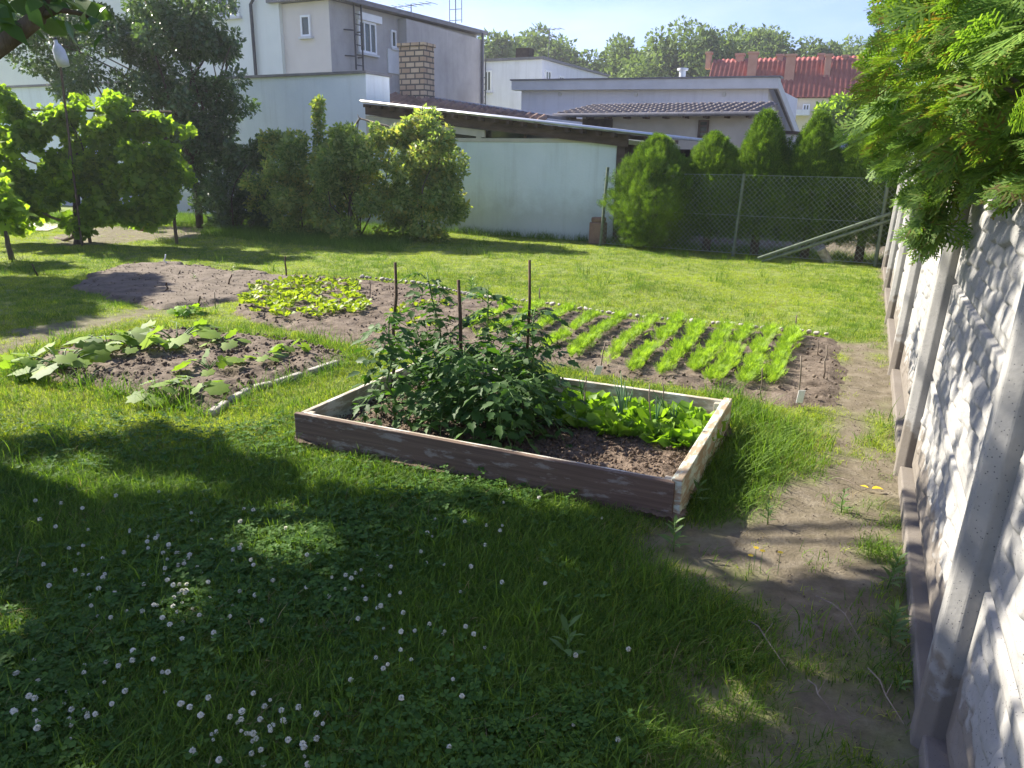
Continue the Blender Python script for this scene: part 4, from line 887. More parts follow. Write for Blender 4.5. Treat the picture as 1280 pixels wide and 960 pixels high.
bush('currant_shrub','tall shrub with one long upright shoot against the white wall','shrub',G(375,290),[Eb(372,262,16.2,1.0,.8,.65),Eb(365,225,16.2,.8,.8,.75),Eb(425,200,16.0,.4,.4,.4),Eb(390,200,16.2,.6,.5,.55),],66,(.12,.3),19000,.075,T_OVAL,'shrub',202,GRP,6)
bush('currant_shrub','wide shrub with yellowing leaf patches below the bent pale branch','shrub',G(455,295),[Eb(452,262,15.6,1.05,.8,.65),Eb(450,220,15.6,.85,.8,.7),Eb(490,190,15.5,.35,.35,.3),Eb(430,200,15.6,.55,.5,.5),Eb(470,205,15.4,.5,.5,.45)],66,(.12,.3),20000,.075,T_OVAL,'shrub',203,GRP,6)
bush('currant_shrub','light green shrub at the right end of the row beside the barn window band','shrub',G(530,298),[Eb(522,262,15.4,.85,.75,.62),Eb(530,220,15.4,.75,.75,.7),Eb(520,180,15.4,.3,.3,.25),Eb(545,195,15.4,.5,.45,.45),Eb(577,205,15.3,.14,.12,.16)],66,(.12,.3),18000,.075,T_OVAL,'shrub',204,GRP,6)
mb=MB(); mb.tube([P(432,172,15.9),P(450,148,15.9),P(482,157,15.7),P(503,165,15.6),P(512,175,15.6)],[.02,.022,.024,.018,.012],6); mb.tube([P(448,150,15.9),P(446,172,15.9)],[.015,.008],5); mb.tube([P(450,150,15.9),P(447,143,15.9)],[.018,.006],5)
mb.tube([P(432,172,15.9),G(440,296)],[.02,.025],6)
tag(mb.build('dead_branch',M['stick'],None,True,loc=G(440,296)),'bare bent grey branch sticking up out of the wide shrub','branch')
# --- left dark tree with leaning trunk
tb=G(250,282); tb[1]=min(tb[1],17.2); tb[0]=G(250,282)[0]*tb[1]/G(250,282)[1]; tb[2]=0; TY=tb[1]
t=thing('plum_tree','dark glossy leaved tree with thin leaning trunk in front of the light house','tree',tb); mb=MB()
tp=P(226,150,TY); mb.tube([tb-ZD*.1,P(246,240,TY),P(238,200,TY),tp],[.085,.075,.065,.05],9)
mains=[Eb(130,95,TY+.3,1.5,1.1,.8),Eb(215,120,TY,1.1,1.0,1.0),Eb(200,40,TY,1.4,1.1,1.0),Eb(255,190,TY+.4,.75,.8,1.0),Eb(75,70,TY+.5,.8,.8,.75),Eb(270,150,TY,.75,.6,.7),Eb(235,15,TY,.9,.8,.8),Eb(265,45,TY,.55,.5,.5),Eb(305,110,TY,.35,.4,.3),Eb(60,10,TY+.4,1.3,1,.9),Eb(318,140,TY,.22,.2,.25),Eb(180,190,TY+1,1.6,.6,1.1)]
cl=clumps(mains,150,.18,.42,301,.6)
for i in range(16): limb(mb,tp if i%2 else P(238,200,TY),cl[i*9][0],.035,.008,i,6,.12,5)
mb.build('trunk',M['bark'],t,True)
v,f=leafcloud(cl,52000,.085,T_OVAL,302,up=.45,hang=.2); leafobj('crown',(v,f),M['plum'],t)
# low ivy/hedge in the gloom behind
# --- grapevines on a trellis
def vinec(name,lab,base,mains,nl,seed,trunks):
    t=thing(name,lab,'grapevine',base,'grapevines on the trellis'); mb=MB(); cl=clumps(mains,170,.09,.22,seed,.2)
    for k,(a,b) in enumerate(trunks): limb(mb,a,b,.045,.022,seed+k,6,.07,7)
    for i in range(10): limb(mb,trunks[0][1],cl[i*6][0],.02,.006,seed+i,6,.15,5)
    mb.build('trunk',M['bark'],t,True)
    v,f=leafcloud(cl,nl,.088,T_GRAPE,seed,up=.3,hang=.4,flat=.9); leafobj('foliage',(v,f),M['vine'],t)
vb=G(95,305); VY=vb[1]
vinec('grapevine','broad bright grapevine with twin dark trunk at the left edge',vb,[Eb(px_,py_,VY,.38,.5,.3) for px_ in range(-60,215,30) for py_ in (156,180,205,230)]+[Eb(a_,b_,VY,.34,.4,.28) for a_,b_ in ((8,250),(30,262),(60,252),(125,256),(150,262),(180,256),(205,246),(-30,255),(60,140),(150,138),(110,136),(20,138),(215,165),(218,200),(212,230),(-30,280),(20,275),(160,240),(75,270),(120,268),(150,275),(185,268),(50,272),(200,262))],19000,401,[(vb,P(92,235,VY)),(vb+np.array([.09,.0,0]),P(98,225,VY)),(G(70,298),P(110,262,VY)),(P(20,250,VY),P(75,275,VY))])
vb2=G(15,325); vinec('grapevine','low drooping grapevine end at the left border of the lawn',vb2,[Eb(8,262,vb2[1],.35,.35,.28),Eb(-40,240,vb2[1],.6,.4,.5)],1100,402,[(vb2,P(5,275,vb2[1]))])
# trellis
t=thing('vine_trellis','dark wooden trellis rail carrying the top of the grapevine','trellis',G(100,303)); 
for px in (-20,105,215): q=G(px,300); q[1]=VY+.2; q[0]=P(px,250,VY+.2)[0]; q[2]=0; mb=MB(); mb.tube([q-ZD*.1,q+ZD*2.1],.03,7); mb.build('post',M['oldbeam'],t)
mb=MB(); mb.tube([P(-30,136,VY+.2),P(215,140,VY+.2)],.02,6); mb.tube([P(-30,190,VY+.2),P(215,190,VY+.2)],.01,6); mb.build('rail',M['oldbeam'],t)
# bottle on a pole
pb=P(78,140,VY-.4); b0=np.array([pb[0],pb[1],0]); t=thing('bottle_scarer','cloudy plastic bottle tipped over the top of a thin pole above the grapevine','bottle',b0)
tpn=P(76,84,VY-.4); mb=MB(); mb.tube([b0,tpn+ZD*.1],.018,6); mb.build('pole',M['oldbeam'],t)
a=P(80,83,VY-.4); b=P(69,50,VY-.4); d=norm(b-a); L_=np.linalg.norm(b-a); mb=MB(); mb.tube([a,a+d*L_*.25,a+d*L_*.6,a+d*L_*.78,a+d*L_*.88,b],[.09,.1,.095,.06,.03,.03],14); mb.build('bottle',M['plasticgrey'],t,True)
mb=MB(); mb.tube([b,b+d*.04],.034,10); mb.build('cap',M['pipe'],t,True)
# --- off-frame fruit tree whose crown shades the foreground
SH=[(0,568),(60,552),(130,560),(200,535),(300,545),(340,570),(420,560),(600,612),(850,655),(930,700),(1010,715),(1120,705)]
shade=[tuple(G(a,b)[:2]) for a,b in SH]+[(1.75,2.6),(1.6,.2),(-2,.2),(-5.,1.2),(-5.2,4.0)]
holes=[(55,607,75,22),(365,680,55,38),(10,800,40,50),(430,578,75,16),(570,612,100,16),(230,618,45,12),(880,905,50,45),(350,745,10,22),(940,715,70,16),(1050,700,40,12),(250,690,30,12),(500,600,90,14),(90,660,40,14),(600,660,35,12),(700,640,40,12),(160,610,45,14),(230,748,14,12)]
def lit(x,y):
    k=np.zeros(len(x),bool); px,py,_=proj(np.stack([x,y,np.zeros_like(x)],1))
    for a,b,c,d in holes: k|=((px-a)/c)**2+((py-b)/d)**2<(1.0+1.6*vnoise(px*.05,py*.07))
    return k
def vis_ok(pos):
    px,py,dz=proj(pos); out=(dz<.1)|(py<-35)|(px<-60)
    return out
n=60000; x=RS.uniform(-5.4,2.2,n); y=RS.uniform(.1,4.6,n); d=pdist(x,y,shade)+(fbm(x*2.2,y*2.2)-.5)*.5
k=(d>0)&~lit(x,y)&((fbm(x*3.6+7,y*3.6)>.33)); x=x[k];y=y[k]
hh=RS.uniform(3.0,5.2,len(x)); hh=3.0+2.2*(hh-3)/2.2
pos=np.stack([x,y,np.zeros_like(x)],1)+SUN[None]*(hh/SUN[2])[:,None]; k=vis_ok(pos); pos=pos[k]
k=RS.rand(len(pos))<.7; pos=pos[k]
# the same crown also dapples the near fence panels
nf=16000; sf=RS.uniform(-2.5,4.3,nf); zf=RS.uniform(.0,1.7,nf); q=FBASE+fdir*sf[:,None]+ZD*zf[:,None]
msk=fbm(sf*1.8+3,zf*2.6+1); band=np.clip(1-np.abs(sf-(.9+zf*.55))/1.1,0,1); k=(msk+.12*band>.56)&(vnoise(sf*7,zf*9)>.3); q=q[k]; q=q+SUN[None]*(RS.uniform(3.0,4.6,len(q))/SUN[2])[:,None]; q=q[vis_ok(q)]; q=q[RS.rand(len(q))<.6]
pos=np.concatenate([pos,q]); print('shade leaves',len(pos))
tr=np.array([-4.5,4.7,0.]); t=thing('walnut_tree','big leaved tree reaching in at the top left with a thick grey branch','tree',tr)
m=len(pos); X,Y,Z=frames(RS.normal(size=(m,3))+np.array([0,0,-.3]),norm(RS.normal(size=(m,3))*.5+np.array([0,0,1.])))
v,f=scat(T_FOLD[0],T_FOLD[1],pos,X,Y,Z,RS.uniform(.09,.16,m)); parts=[(v,f)]
# leaves seen in the top-left corner, on the limb's twigs
LY=3.7
def cornerleaf(nn,cx,cy,sx,sy,s0,s1,seed):
    r=np.random.RandomState(seed); px=cx+r.normal(size=nn)*sx; py=cy+r.normal(size=nn)*sy; p=np.array([P(a,b,LY+r.uniform(-.25,.35)) for a,b in zip(px,py)])
    X,Y,Z=frames(norm(r.normal(size=(nn,3))*.7+np.array([.5,0,-.5])),norm(r.normal(size=(nn,3))*.6+np.array([.0,-.4,.8])))
    v,f=scat(T_FOLD[0],T_FOLD[1],p,X,Y,Z,r.uniform(s0,s1,nn)); parts.append((v,f))
cornerleaf(34,20,-5,32,18,.10,.16,1); cornerleaf(16,85,8,28,14,.12,.17,2); cornerleaf(13,108,30,13,7,.06,.1,3); cornerleaf(40,40,-60,90,25,.1,.16,4); cornerleaf(7,8,30,7,9,.05,.09,6)
v,f,_=merge(parts); leafobj('crown',(v,f),M['broad'],t)
mb=MB(); mb.tube([tr-ZD*.1,tr+ZD*1.0,tr+np.array([.05,.1,1.9]),tr+np.array([.0,.2,3.0])],[.2,.16,.13,.09],12)
p_=[tr+np.array([.05,.1,1.75]),P(-120,120,LY+.2),P(-20,72,LY),P(22,42,LY),P(47,22,LY),P(52,2,LY),P(60,-40,LY)]
mb.tube(p_,[.10,.055,.042,.038,.036,.032,.024],10); mb.tube([P(49,20,LY),P(75,12,LY),P(105,18,LY+.1),P(118,26,LY+.1)],[.022,.014,.008,.005],6)
cc=pos[RS.choice(len(pos),26,False)]
for i,c in enumerate(cc): limb(mb,tr+np.array([0,.2,2.2+.8*RS.rand()]),c,.04,.008,i+900,7,.06,6)
mb.build('trunk',M['bark'],t,True)
# --- second off-frame tree shading the left lawn
b=np.array([-11.6,12.6,0]); t=thing('apple_tree','leafy tree just outside the left edge shading the lawn','tree',b)
n=26000; SH2=gp((-300,345),(60,345),(125,352),(140,372),(120,400),(40,420),(-300,430)); SH3=gp((100,345),(200,350),(205,378),(150,385),(90,375))
q=[]
for poly,nn in ((SH2,15000),(SH3,2500)):
    a=np.array(poly); x=RS.uniform(a[:,0].min(),a[:,0].max(),nn); y=RS.uniform(a[:,1].min(),a[:,1].max(),nn); k=(pdist(x,y,poly)+(fbm(x*2,y*2)-.5)*.6>0); q.append(np.stack([x[k],y[k],0*x[k]],1))
q=np.concatenate(q); hh=RS.uniform(3.4,5.6,len(q)); pos=q+SUN*(hh/SUN[2])[:,None]; px,py,dz=proj(pos); pos=pos[(px<-15)|(py<-15)]; m=len(pos); print('apple',m)
X,Y,Z=frames(RS.normal(size=(m,3)),norm(RS.normal(size=(m,3))*.6+np.array([0,0,1.]))); v,f=scat(T_OVAL[0],T_OVAL[1],pos,X,Y,Z,RS.uniform(.12,.2,m)); leafobj('crown',(v,f),M['broad'],t)
mb=MB(); mb.tube([b-ZD*.1,b+ZD*3],[.16,.1],10)
for i,c in enumerate(pos[RS.choice(m,14,False)]): limb(mb,b+ZD*2.2,c,.05,.01,i+50,6,.07,6)
mb.build('trunk',M['bark'],t,True)
# --- big near thujas hanging over the concrete fence
def nearthuja(lab,s,off,Rr,h,seed,nspray,low=1.2,hang=None):
    c=FBASE+fdir*s-fn*off; c[2]=0; t=thing('thuja_tree',lab,'thuja',c,'tall thujas hanging over the concrete fence'); r=np.random.RandomState(seed)
    mb=MB(); mb.tube([c-ZD*.1,c+ZD*1.5,c+ZD*(h*.85)],[.11,.09,.02],9)
    n=nspray; z=low+(h-low)*r.rand(n)**.85; th=r.rand(n)*2*PI; prof=Rr*(1-((z-low)/(h-low))**2.2*.75)*np.clip(.55+(z-low)/.7,0,1)
    lump=1+.55*(fbm(th*1.6+seed,z*2.2+seed)-.5)*2+.25*(vnoise(th*4,z*5+seed)-.5)
    rad=prof*lump*(1-.45*r.rand(n)**2.2); ck=np.stack([np.cos(th),np.sin(th),0*th],1); pos=c+ck*rad[:,None]+ZD*z[:,None]
    ax=norm(ck*1.0+np.array([0,0,.25])+r.normal(size=(n,3))*.38-ZD*.75*(z[:,None]<low+.6)); nr=norm(np.array([0,0,1.])+ck*.3+r.normal(size=(n,3))*.5)
    # keep clear of the fence volume below its top
    d=(pos-FBASE)@fn; k=~((d<.12)&(d>-.3)&(z<1.58)); k&=~((d>.1)&(z<low)); 
    # keep the garden side sprays at the height the photo shows
    px,py,dz=proj(pos)
    pos=pos[k];ax=ax[k];nr=nr[k]
    if hang:
        nh=70; tt=r.rand(nh)**.8; hp=np.array([P(hang[0][0]+(hang[1][0]-hang[0][0])*q,hang[0][1]+(hang[1][1]-hang[0][1])*q,3.6) for q in tt])+r.normal(size=(nh,3))*np.array([.03,.05,.03])*(1.2-tt)[:,None]
        pos=np.concatenate([pos,hp]); ax=np.concatenate([ax,norm(np.array([-.35,-.1,-.9])+r.normal(size=(nh,3))*.4)]); nr=np.concatenate([nr,norm(np.array([-.6,-.5,.3])+r.normal(size=(nh,3))*.5)])
    n=len(pos)
    vs=[]; idx=r.randint(0,3,n)
    for q in range(3):
        m_=idx==q; X,Y,Z=frames(ax[m_],nr[m_]); T=SPR[q]; vs.append(scat(T[0],T[1],pos[m_],X,Y,Z,r.uniform(.10,.20,m_.sum())))
    v,f,_=merge(vs); leafobj('crown',(v,f),M['thuja'],t)
    for i in range(10):
        a=r.rand()*6.28; zz=r.uniform(1.7,h*.8); e=c+np.array([math.cos(a),math.sin(a),0])*Rr*.8+ZD*(zz+.15); limb(mb,c+ZD*(zz-.2),e,.02,.006,i+seed,5,.05,5)
    mb.build('trunk',M['bark'],t,True)
    return t
nearthuja('tall thuja over the fence closest to the camera, at the right edge',1.05,.42,.68,4.2,601,4800,1.54)
nearthuja('tall thuja over the fence with a low hanging spray, second from the camera',2.25,.40,.70,4.3,602,5000,1.44,hang=((1185,205),(1163,275)))
nearthuja('third tall thuja over the fence, behind the hanging spray',3.5,.42,.5,4.2,603,4000,1.54)
nearthuja('fourth tall thuja over the fence, forming the left outline of the hedge',4.9,.42,.38,4.0,604,3000,1.58)
nearthuja('farthest thuja leaning over the concrete fence',6.4,.42,.3,3.6,605,1800,1.6)
# low hanging branch in front of the fence
r=np.random.RandomState(5)
# --- background trees
def bgtree(px,pt,pb,Y,rx,seed,lab,tall=False,mat='backtree',src=None):
    b=P(px,190,Y); base=np.array([b[0],b[1],0]); top=P(px,pt,Y)[2]; rz=(top-2.0)/2; r=np.random.RandomState(seed)
    t=thing('deciduous_tree',lab,'tree',base,'trees on the skyline'); c=base+ZD*(top-rz)
    mains=[(c,(rx*.8,rx*.7,rz*.95))]+[(c+np.array([r.uniform(-.6,.6)*rx,r.uniform(-.4,.4)*rx,r.uniform(-.5,.62)*rz]),(rx*.45,rx*.45,rz*.36)) for _ in range(5)]
    cl=clumps(mains,70,rx*.14,rx*.3,seed,.6); v,f=leafcloud(cl,12000,.42 if Y>50 else .22,T_OVAL,seed,up=.5); leafobj('crown',(v,f),M[mat],t)
    mb=MB(); mb.tube([base,base+ZD*rz*1.3],[.35*Y/70,.12],7)
    for i in range(5): limb(mb,base+ZD*rz*.8,cl[i*8][0],.12*Y/70,.03,i,4,.08,4)
    mb.build('trunk',M['bark'],t)
bgs=[(618,56,3,'narrow tree behind the roof of the small grey house'),(655,52,4.5,'wide bushy tree behind the small house antenna'),(700,76,2.4,'low tree just right of the small grey house'),(745,62,3.4,'tree with a pointed spiky top left of the middle'),(790,66,4,'low tree behind the middle of the long building'),(838,42,5.,'tall broad tree behind the long building'),(880,40,4.6,'tall pale tree left of the red roof'),(915,44,3.6,'slim tall tree rising behind the left red gable'),(955,54,4.2,'rounded tree behind the red roof chimneys'),(1000,58,4.4,'wide flat tree behind the right half of the red roof'),(1045,58,4,'tree at the right end of the red roof'),(1085,60,4,'tree beyond the red roof next to the near thuja')]
for i,(px,pt,rx,lab) in enumerate(bgs): bgtree(px,pt-17,120,78+(i*37%13),rx*1.3,700+i,lab)
bgtree(1052,112,150,38,1.5,720,'small light tree in front of the red roofed house',mat='vine')
# ------------------------------------------------------------------ RAISED BED
rb=thing('raised_bed','long low wooden raised bed of brown and pale boards full of tomato plants','raised bed',(RB0[0],RB0[1],0))
hb=.2; th=.032
def rbp(u,v,z=0): return np.array([*(RB0+RBU*u+RBF*v),z])
u3=np.array([*RBU,0]);f3=np.array([*RBF,0])
def bd(name,o,a,b,h,mat,par=rb):
    mb=MB(); mb.box(o,a,b,h); return mb.build(name,M[mat],par,bevel=.004)
bd('front_board',rbp(.02,0,-.03),u3*(RBL-.02),f3*th,ZD*(hb+.03),'board_front')
bd('rail',rbp(.035,th+.001,.03),u3*(RBL-.07),f3*.022,ZD*(hb-.035),'board_pale')
bd('side_board',rbp(-.012,.015,-.03),f3*(RBW-.02),u3*th*1.6,ZD*(hb+.045),'board_green')
bd('side_board',rbp(RBL-th,th+.03,-.03),f3*(RBW-.06),u3*th,ZD*(hb+.02),'board_pale')
bd('back_board',rbp(.045,RBW-th,-.03),u3*(RBL-.05),f3*th,ZD*(hb+.028),'board_pale')
for (u,v) in ((.045,.06),(RBL-.08,.06),(.045,RBW-.08),(RBL-.08,RBW-.08)): bd('corner_block',rbp(u,v,.02),u3*.04,f3*.04,ZD*(hb-.03),'board_pale')
ip=[tuple((RB0+RBU*a+RBF*b)) for a,b in ((.05,.05),(RBL-.04,.05),(RBL-.04,RBW-.04),(.05,RBW-.04))]
sm=bed('soil',[(p[0],p[1]) for p in ip],.013,.03,.022,M['soil_dark'],sc=11,z0=.055)
link('soil',sm,rb)
# ------------------------------------------------------------------ PLANTS
def stemtube(mb,pts,r0,r1,k=5): mb.tube(pts,list(np.linspace(r0,r1,len(pts))),k)
def tomato(loc,h,seed,lab,spread=.26,nb=24):
    r=np.random.RandomState(seed); t=thing('tomato_plant',lab,'tomato plant',loc,'tomato plants in the raised bed'); mb=MB(); loc=np.array(loc,float)
    ln=norm(np.array([r.normal()*.12,r.normal()*.12,1.])); st=[loc+ln*h*k/5+np.array([r.normal(),r.normal(),0])*.012 for k in range(6)]; stemtube(mb,st,.008,.004)
    P_=[];A_=[];N_=[];S_=[]
    T=([(0,0,0),(.17,.12,.03),(.30,.34,.06),(.2,.42,.03),(.24,.66,.03),(.1,.72,.0),(0,1,-.12),(-.1,.72,0),(-.24,.66,.03),(-.2,.42,.03),(-.30,.34,.06),(-.17,.12,.03),(0,.4,-.02),(0,.7,-.04)],
       [(0,1,2,12),(12,2,3,13),(13,3,4,5),(13,5,6,7),(12,13,9,10),(13,7,8,9),(0,12,10,11)])
    n=nb+int(h*14)
    for i in range(n):
        tt=(.06+.92*i/n); a=i*2.4+r.rand()*.6; b=loc+ln*h*tt; L_=spread*(1.15-.62*tt)*r.uniform(.7,1.2); d=np.array([math.cos(a),math.sin(a),0]); rise=r.uniform(.25,.75)
        pts=[b+d*L_*q+ZD*L_*(rise*q*1.7-1.15*q*q) for q in np.linspace(0,1,5)]; stemtube(mb,pts,.0035,.0015,4)
        for q,(qa,qs) in enumerate(((1,0),(.8,1),(.8,-1),(.55,1),(.55,-1),(.34,1),(.34,-1))):
            p=b+d*L_*qa+ZD*L_*(rise*qa*1.7-1.15*qa*qa); sd=np.array([-d[1],d[0],0])
            P_.append(p); A_.append(d*(1 if qs==0 else .55)+sd*qs*1.0-ZD*r.uniform(.05,.6)); N_.append(ZD+d*.3+r.normal(size=3)*.35); S_.append((.088 if qs==0 else .074-.018*(qa<.5))*r.uniform(.8,1.25))
    X,Y,Z=frames(np.array(A_),np.array(N_)); v,f=scat(T[0],T[1],np.array(P_),X,Y,Z,S_)
    mb.build('stem',M['stem'],t,True); leafobj('foliage',(v,f),M['tomato'],t); return t
tp=[((1.80,.42),.68,'tomato plant at the left front corner of the raised bed, spilling over the edge'),((1.62,.95),.88,'tall tomato plant on the leftmost tall stake'),
    ((1.38,.40),.50,'low tomato plant between the left and middle stakes at the front'),((1.22,.98),.78,'tomato plant behind the middle stake'),((1.02,.42),.56,'dense tomato plant in front of the middle stake'),
    ((.78,.88),.7,'tomato plant climbing the right tall stake'),((.74,.36),.40,'tomato plant nearest the bare dark soil'),((1.95,.85),.5,'small tomato plant by the left board'),((1.46,.7),.52,'tomato plant in the middle of the left half'),((.98,.72),.5,'tomato plant between the middle and right tall stakes'),((.58,.62),.38,'smallest tomato plant, beside the radish leaves'),((1.05,1.15),.4,'tomato plant against the back board')]
for i,((u,v),h,lab) in enumerate(tp): tomato(rbp(1.0+(u-.58)*.67,v,.07),h,800+i,lab,.27)
def stake(b,top,r,lab,mat='stake',group=None,name='stake'):
    mb=MB(); b=np.array(b);top=np.array(top); rr=np.random.RandomState(int(abs(b[0]*997))); pts=[b+(top-b)*k/4+rr.normal(size=3)*.006*(0<k<4) for k in range(5)]
    mb.tube(pts,[r,r*.97,r*.93,r*.88,r*.8],8); return tag(mb.build(name,M[mat],None,True,loc=b),lab,'stake',group)
def rbstake(px,pyt,u,v,r,lab):
    b=rbp(u,v,.05); stake(b,P(px,pyt,b[1]+.0),r,lab,group='tall stakes in the raised bed')
def uv_from_px(px,v):   # point on the bed row v seen at pixel column px
    best=min(np.linspace(0,RBL,400),key=lambda u:abs(float(proj(rbp(u,v,.3))[0][0])-px)); return best
rbstake(494,328,uv_from_px(489,.95),.95,.012,'leftmost tall brown stake in the raised bed')
rbstake(573,350,uv_from_px(575,.85),.85,.013,'middle straight brown stake in the raised bed')
rbstake(662,325,uv_from_px(658,.9),.9,.010,'rightmost slightly crooked tall stake in the raised bed')
for i,(xt,yt,xb,yb,l) in enumerate(((563,410,562,470,'thin stick left of the middle stake'),(733,470,729,520,'short thin stick among the radish leaves'),(812,480,815,545,'thin green stick beside the onions'),(828,478,829,520,'second thin stick behind the onions'))):
    b=G(xb,yb,.07); b2=P(xt,yt,b[1]); stake(b,b2,.004,l,'stick',name='thin_stick')
# radish / lettuce foliage at the back of the box
T_RAD=([(0,0,0),(.05,.3,.0),(.22,.5,.05),(.27,.75,.04),(.0,1,-.1),(-.27,.75,.04),(-.22,.5,.05),(-.05,.3,0),(0,.55,-.02)],[(0,1,2,8),(8,2,3,4),(8,4,5,6),(0,8,6,7)])
def rosette(name,n,L0,L1,T,mat,seed,lift=1.0,w=1.):
    r=np.random.RandomState(seed); P_=[];A_=[];N_=[];S_=[]
    for i in range(n):
        a=i*2.4+r.rand()*.5; d=np.array([math.cos(a),math.sin(a),0]); P_.append(d*.008); A_.append(d+ZD*lift*r.uniform(.4,1.3)); N_.append(ZD-d*.3+r.normal(size=3)*.5); S_.append(r.uniform(L0,L1))
    X,Y,Z=frames(np.array(A_),np.array(N_)); return scat(T[0],T[1],np.array(P_),X*w,Y,Z,S_)
def protos(name,k,lab,cat,group,mat,fn_):
    out=[]
    for i in range(k):
        v,f=fn_(i); out.append(mesh(name,v,f,M[mat]))
    return out
def plant(name,mes,spots,lab,cat,group,zf,smin=.8,smax=1.2,labs=None):
    for i,(x,y) in enumerate(spots):
        o=bpy.data.objects.new(name,mes[i%len(mes)]); C.objects.link(o); o.location=(float(x),float(y),float(zf(x,y))); s=random.uniform(smin,smax); o.scale=(s,s,s); o.rotation_euler=(random.uniform(-.22,.22),random.uniform(-.22,.22),random.uniform(0,6.28))
        tag(o,labs[i] if labs else lab,cat,group)
rad=[mesh('radish_plant',*rosette('r',13,.08,.16,T_RAD,'lettuce',i,1.35),M['lettuce']) for i in range(4)]
sp=[]
for i in range(52):
    u=.08+(.95)*((i%13)+random.uniform(-.3,.3))/13; v=.80+.15*(i//13)+random.uniform(-.05,.05)+.0*u; sp.append(tuple(rbp(u,v)[:2]))
for i in range(4): u=random.uniform(1.0,1.5); sp.append(tuple(rbp(u,random.uniform(1.15,1.3))[:2]))
plant('radish_plant',rad,sp,'bright green radish plant in the leafy clump along the back board','radish','radish plants in the raised bed',lambda x,y:.075)
def onion(seed):
    r=np.random.RandomState(seed); mb=MB()
    for i in range(5):
        a=r.rand()*6.28; d=np.array([math.cos(a),math.sin(a),0])*r.uniform(.02,.09); h=r.uniform(.18,.30); pts=[np.array([0,0,-.01])+d*(k/4)**2+ZD*h*k/4 for k in range(5)]; mb.tube(pts,[.006,.006,.005,.004,.001],5)
    return mb.me('onion_plant',M['onion'],True)
on=[onion(i) for i in range(3)]
plant('onion_plant',on,[tuple(G(a,b,.07)[:2]) for a,b in ((776,532),(783,524),(822,540),(834,532),(842,538),(728,505))],'','onion','onions in the raised bed',lambda x,y:.07,labs=['leftmost upright onion in front of the radish leaves','second onion from the left, just behind the first','onion left of the small group near the side board','middle onion of the group near the side board','right onion of the group near the side board','onion at the edge of the tomato foliage'])
sq_leafT=T_SQ
def squash(loc,n,L0,L1,seed,lab,group='squash plants in the round bed',mat='squash',cat='squash plant',name='squash_plant',dirs=None,hgt=1.):
    r=np.random.RandomState(seed); loc=np.array(loc,float); t=thing(name,lab,cat,loc,group); mb=MB(); P_=[];A_=[];N_=[];S_=[]
    for i in range(n):
        a=(dirs[i%len(dirs)] if dirs else i*2.4)+r.rand()*.7; d=np.array([math.cos(a),math.sin(a),0]); L_=r.uniform(.45,1.15)*L1*.9; hh=L1*r.uniform(.35,.85)*hgt
        pts=[loc+d*L_*q+ZD*hh*math.sin(q*1.45) for q in np.linspace(0,1,5)]; stemtube(mb,pts,.007*L1/.25,.004*L1/.25,5); P_.append(pts[-1]); A_.append(d-ZD*r.uniform(.05,.35)); N_.append(ZD+r.normal(size=3)*.42-d*.15); S_.append(r.uniform(L0,L1))
    X,Y,Z=frames(np.array(A_),np.array(N_)); v,f=scat(sq_leafT[0],sq_leafT[1],np.array(P_),X,Y,Z,S_)
    mb.build('stem',M['stem'],t,True); leafobj('foliage',(v,f),M[mat],t); return t
sq=[(79,462,9,.17,.27,'largest squash plant with long stalks at the left end of the round bed'),(45,460,5,.12,.2,'squash plant with bright yellow green leaves at the far left tip'),(136,436,6,.15,.24,'squash plant in the left back of the round bed, beside the largest one'),(172,438,5,.14,.22,'squash plant at the middle of the back edge with grey mottled leaves'),(222,430,7,.15,.25,'squash plant with broad grey green leaves at the back of the round bed'),
    (262,462,5,.11,.17,'squash plant alone in the centre of the round bed'),(326,452,5,.07,.12,'small squash seedling right of the centre of the round bed'),(362,440,6,.09,.13,'small squash plant in the right back corner of the round bed'),(203,496,4,.10,.16,'bright yellow squash seedling at the front of the round bed'),(242,494,5,.12,.18,'squash plant with pale grey leaves at the front of the round bed'),(280,430,4,.1,.15,'low squash plant at the shady back of the round bed')]
for i,(px,py,n,a,b,l) in enumerate(sq): squash(G(px,py,.04),n+2,a*.72,b*.95,900+i,l,hgt=.8)
squash(G(235,394),34,.05,.11,960,'lush low bright leafy plant in the grass behind the round bed',group=None,mat='lettuce',cat='plant',name='leafy_plant',hgt=1.0)
squash(G(868,555,.07),6,.06,.1,950,'small cucumber seedling by the right board of the raised bed',group=None,mat='lettuce',cat='cucumber plant',name='cucumber_plant')
squash(G(850,545,.07),5,.07,.12,951,'broad leaved seedling leaning on the right board of the raised bed',group=None,mat='squash',cat='cucumber plant',name='cucumber_plant')
# yellow green seedlings patch
bt=[mesh('beet_plant',*rosette('b',9,.045,.095,T_RAD,'beet',20+i,1.0,1.2),M['beet']) for i in range(4)]
poly=gp((300,378),(318,362),(360,355),(440,356),(462,378),(452,398),(400,404),(340,402),(305,396)); a=np.array(poly); sp=[]
while len(sp)<150:
    x=random.uniform(a[:,0].min(),a[:,0].max()); y=random.uniform(a[:,1].min(),a[:,1].max())
    if inpoly(np.array([x]),np.array([y]),poly)[0] and all(math.hypot(x-p[0],y-p[1])>.055 for p in sp): sp.append((x,y))
plant('beet_plant',bt,sp,'yellow green leafy vegetable plant in the dense patch of the long bed','vegetable plant','yellow green plants in the long bed',lambda x,y:.06+gz(np.array([x]),np.array([y]))[0]*.6)
poly=gp((450,400),(500,380),(560,385),(560,430),(470,425)); a=np.array(poly); sp=[]
while len(sp)<22:
    x=random.uniform(a[:,0].min(),a[:,0].max()); y=random.uniform(a[:,1].min(),a[:,1].max())
    if inpoly(np.array([x]),np.array([y]),poly)[0]: sp.append((x,y))
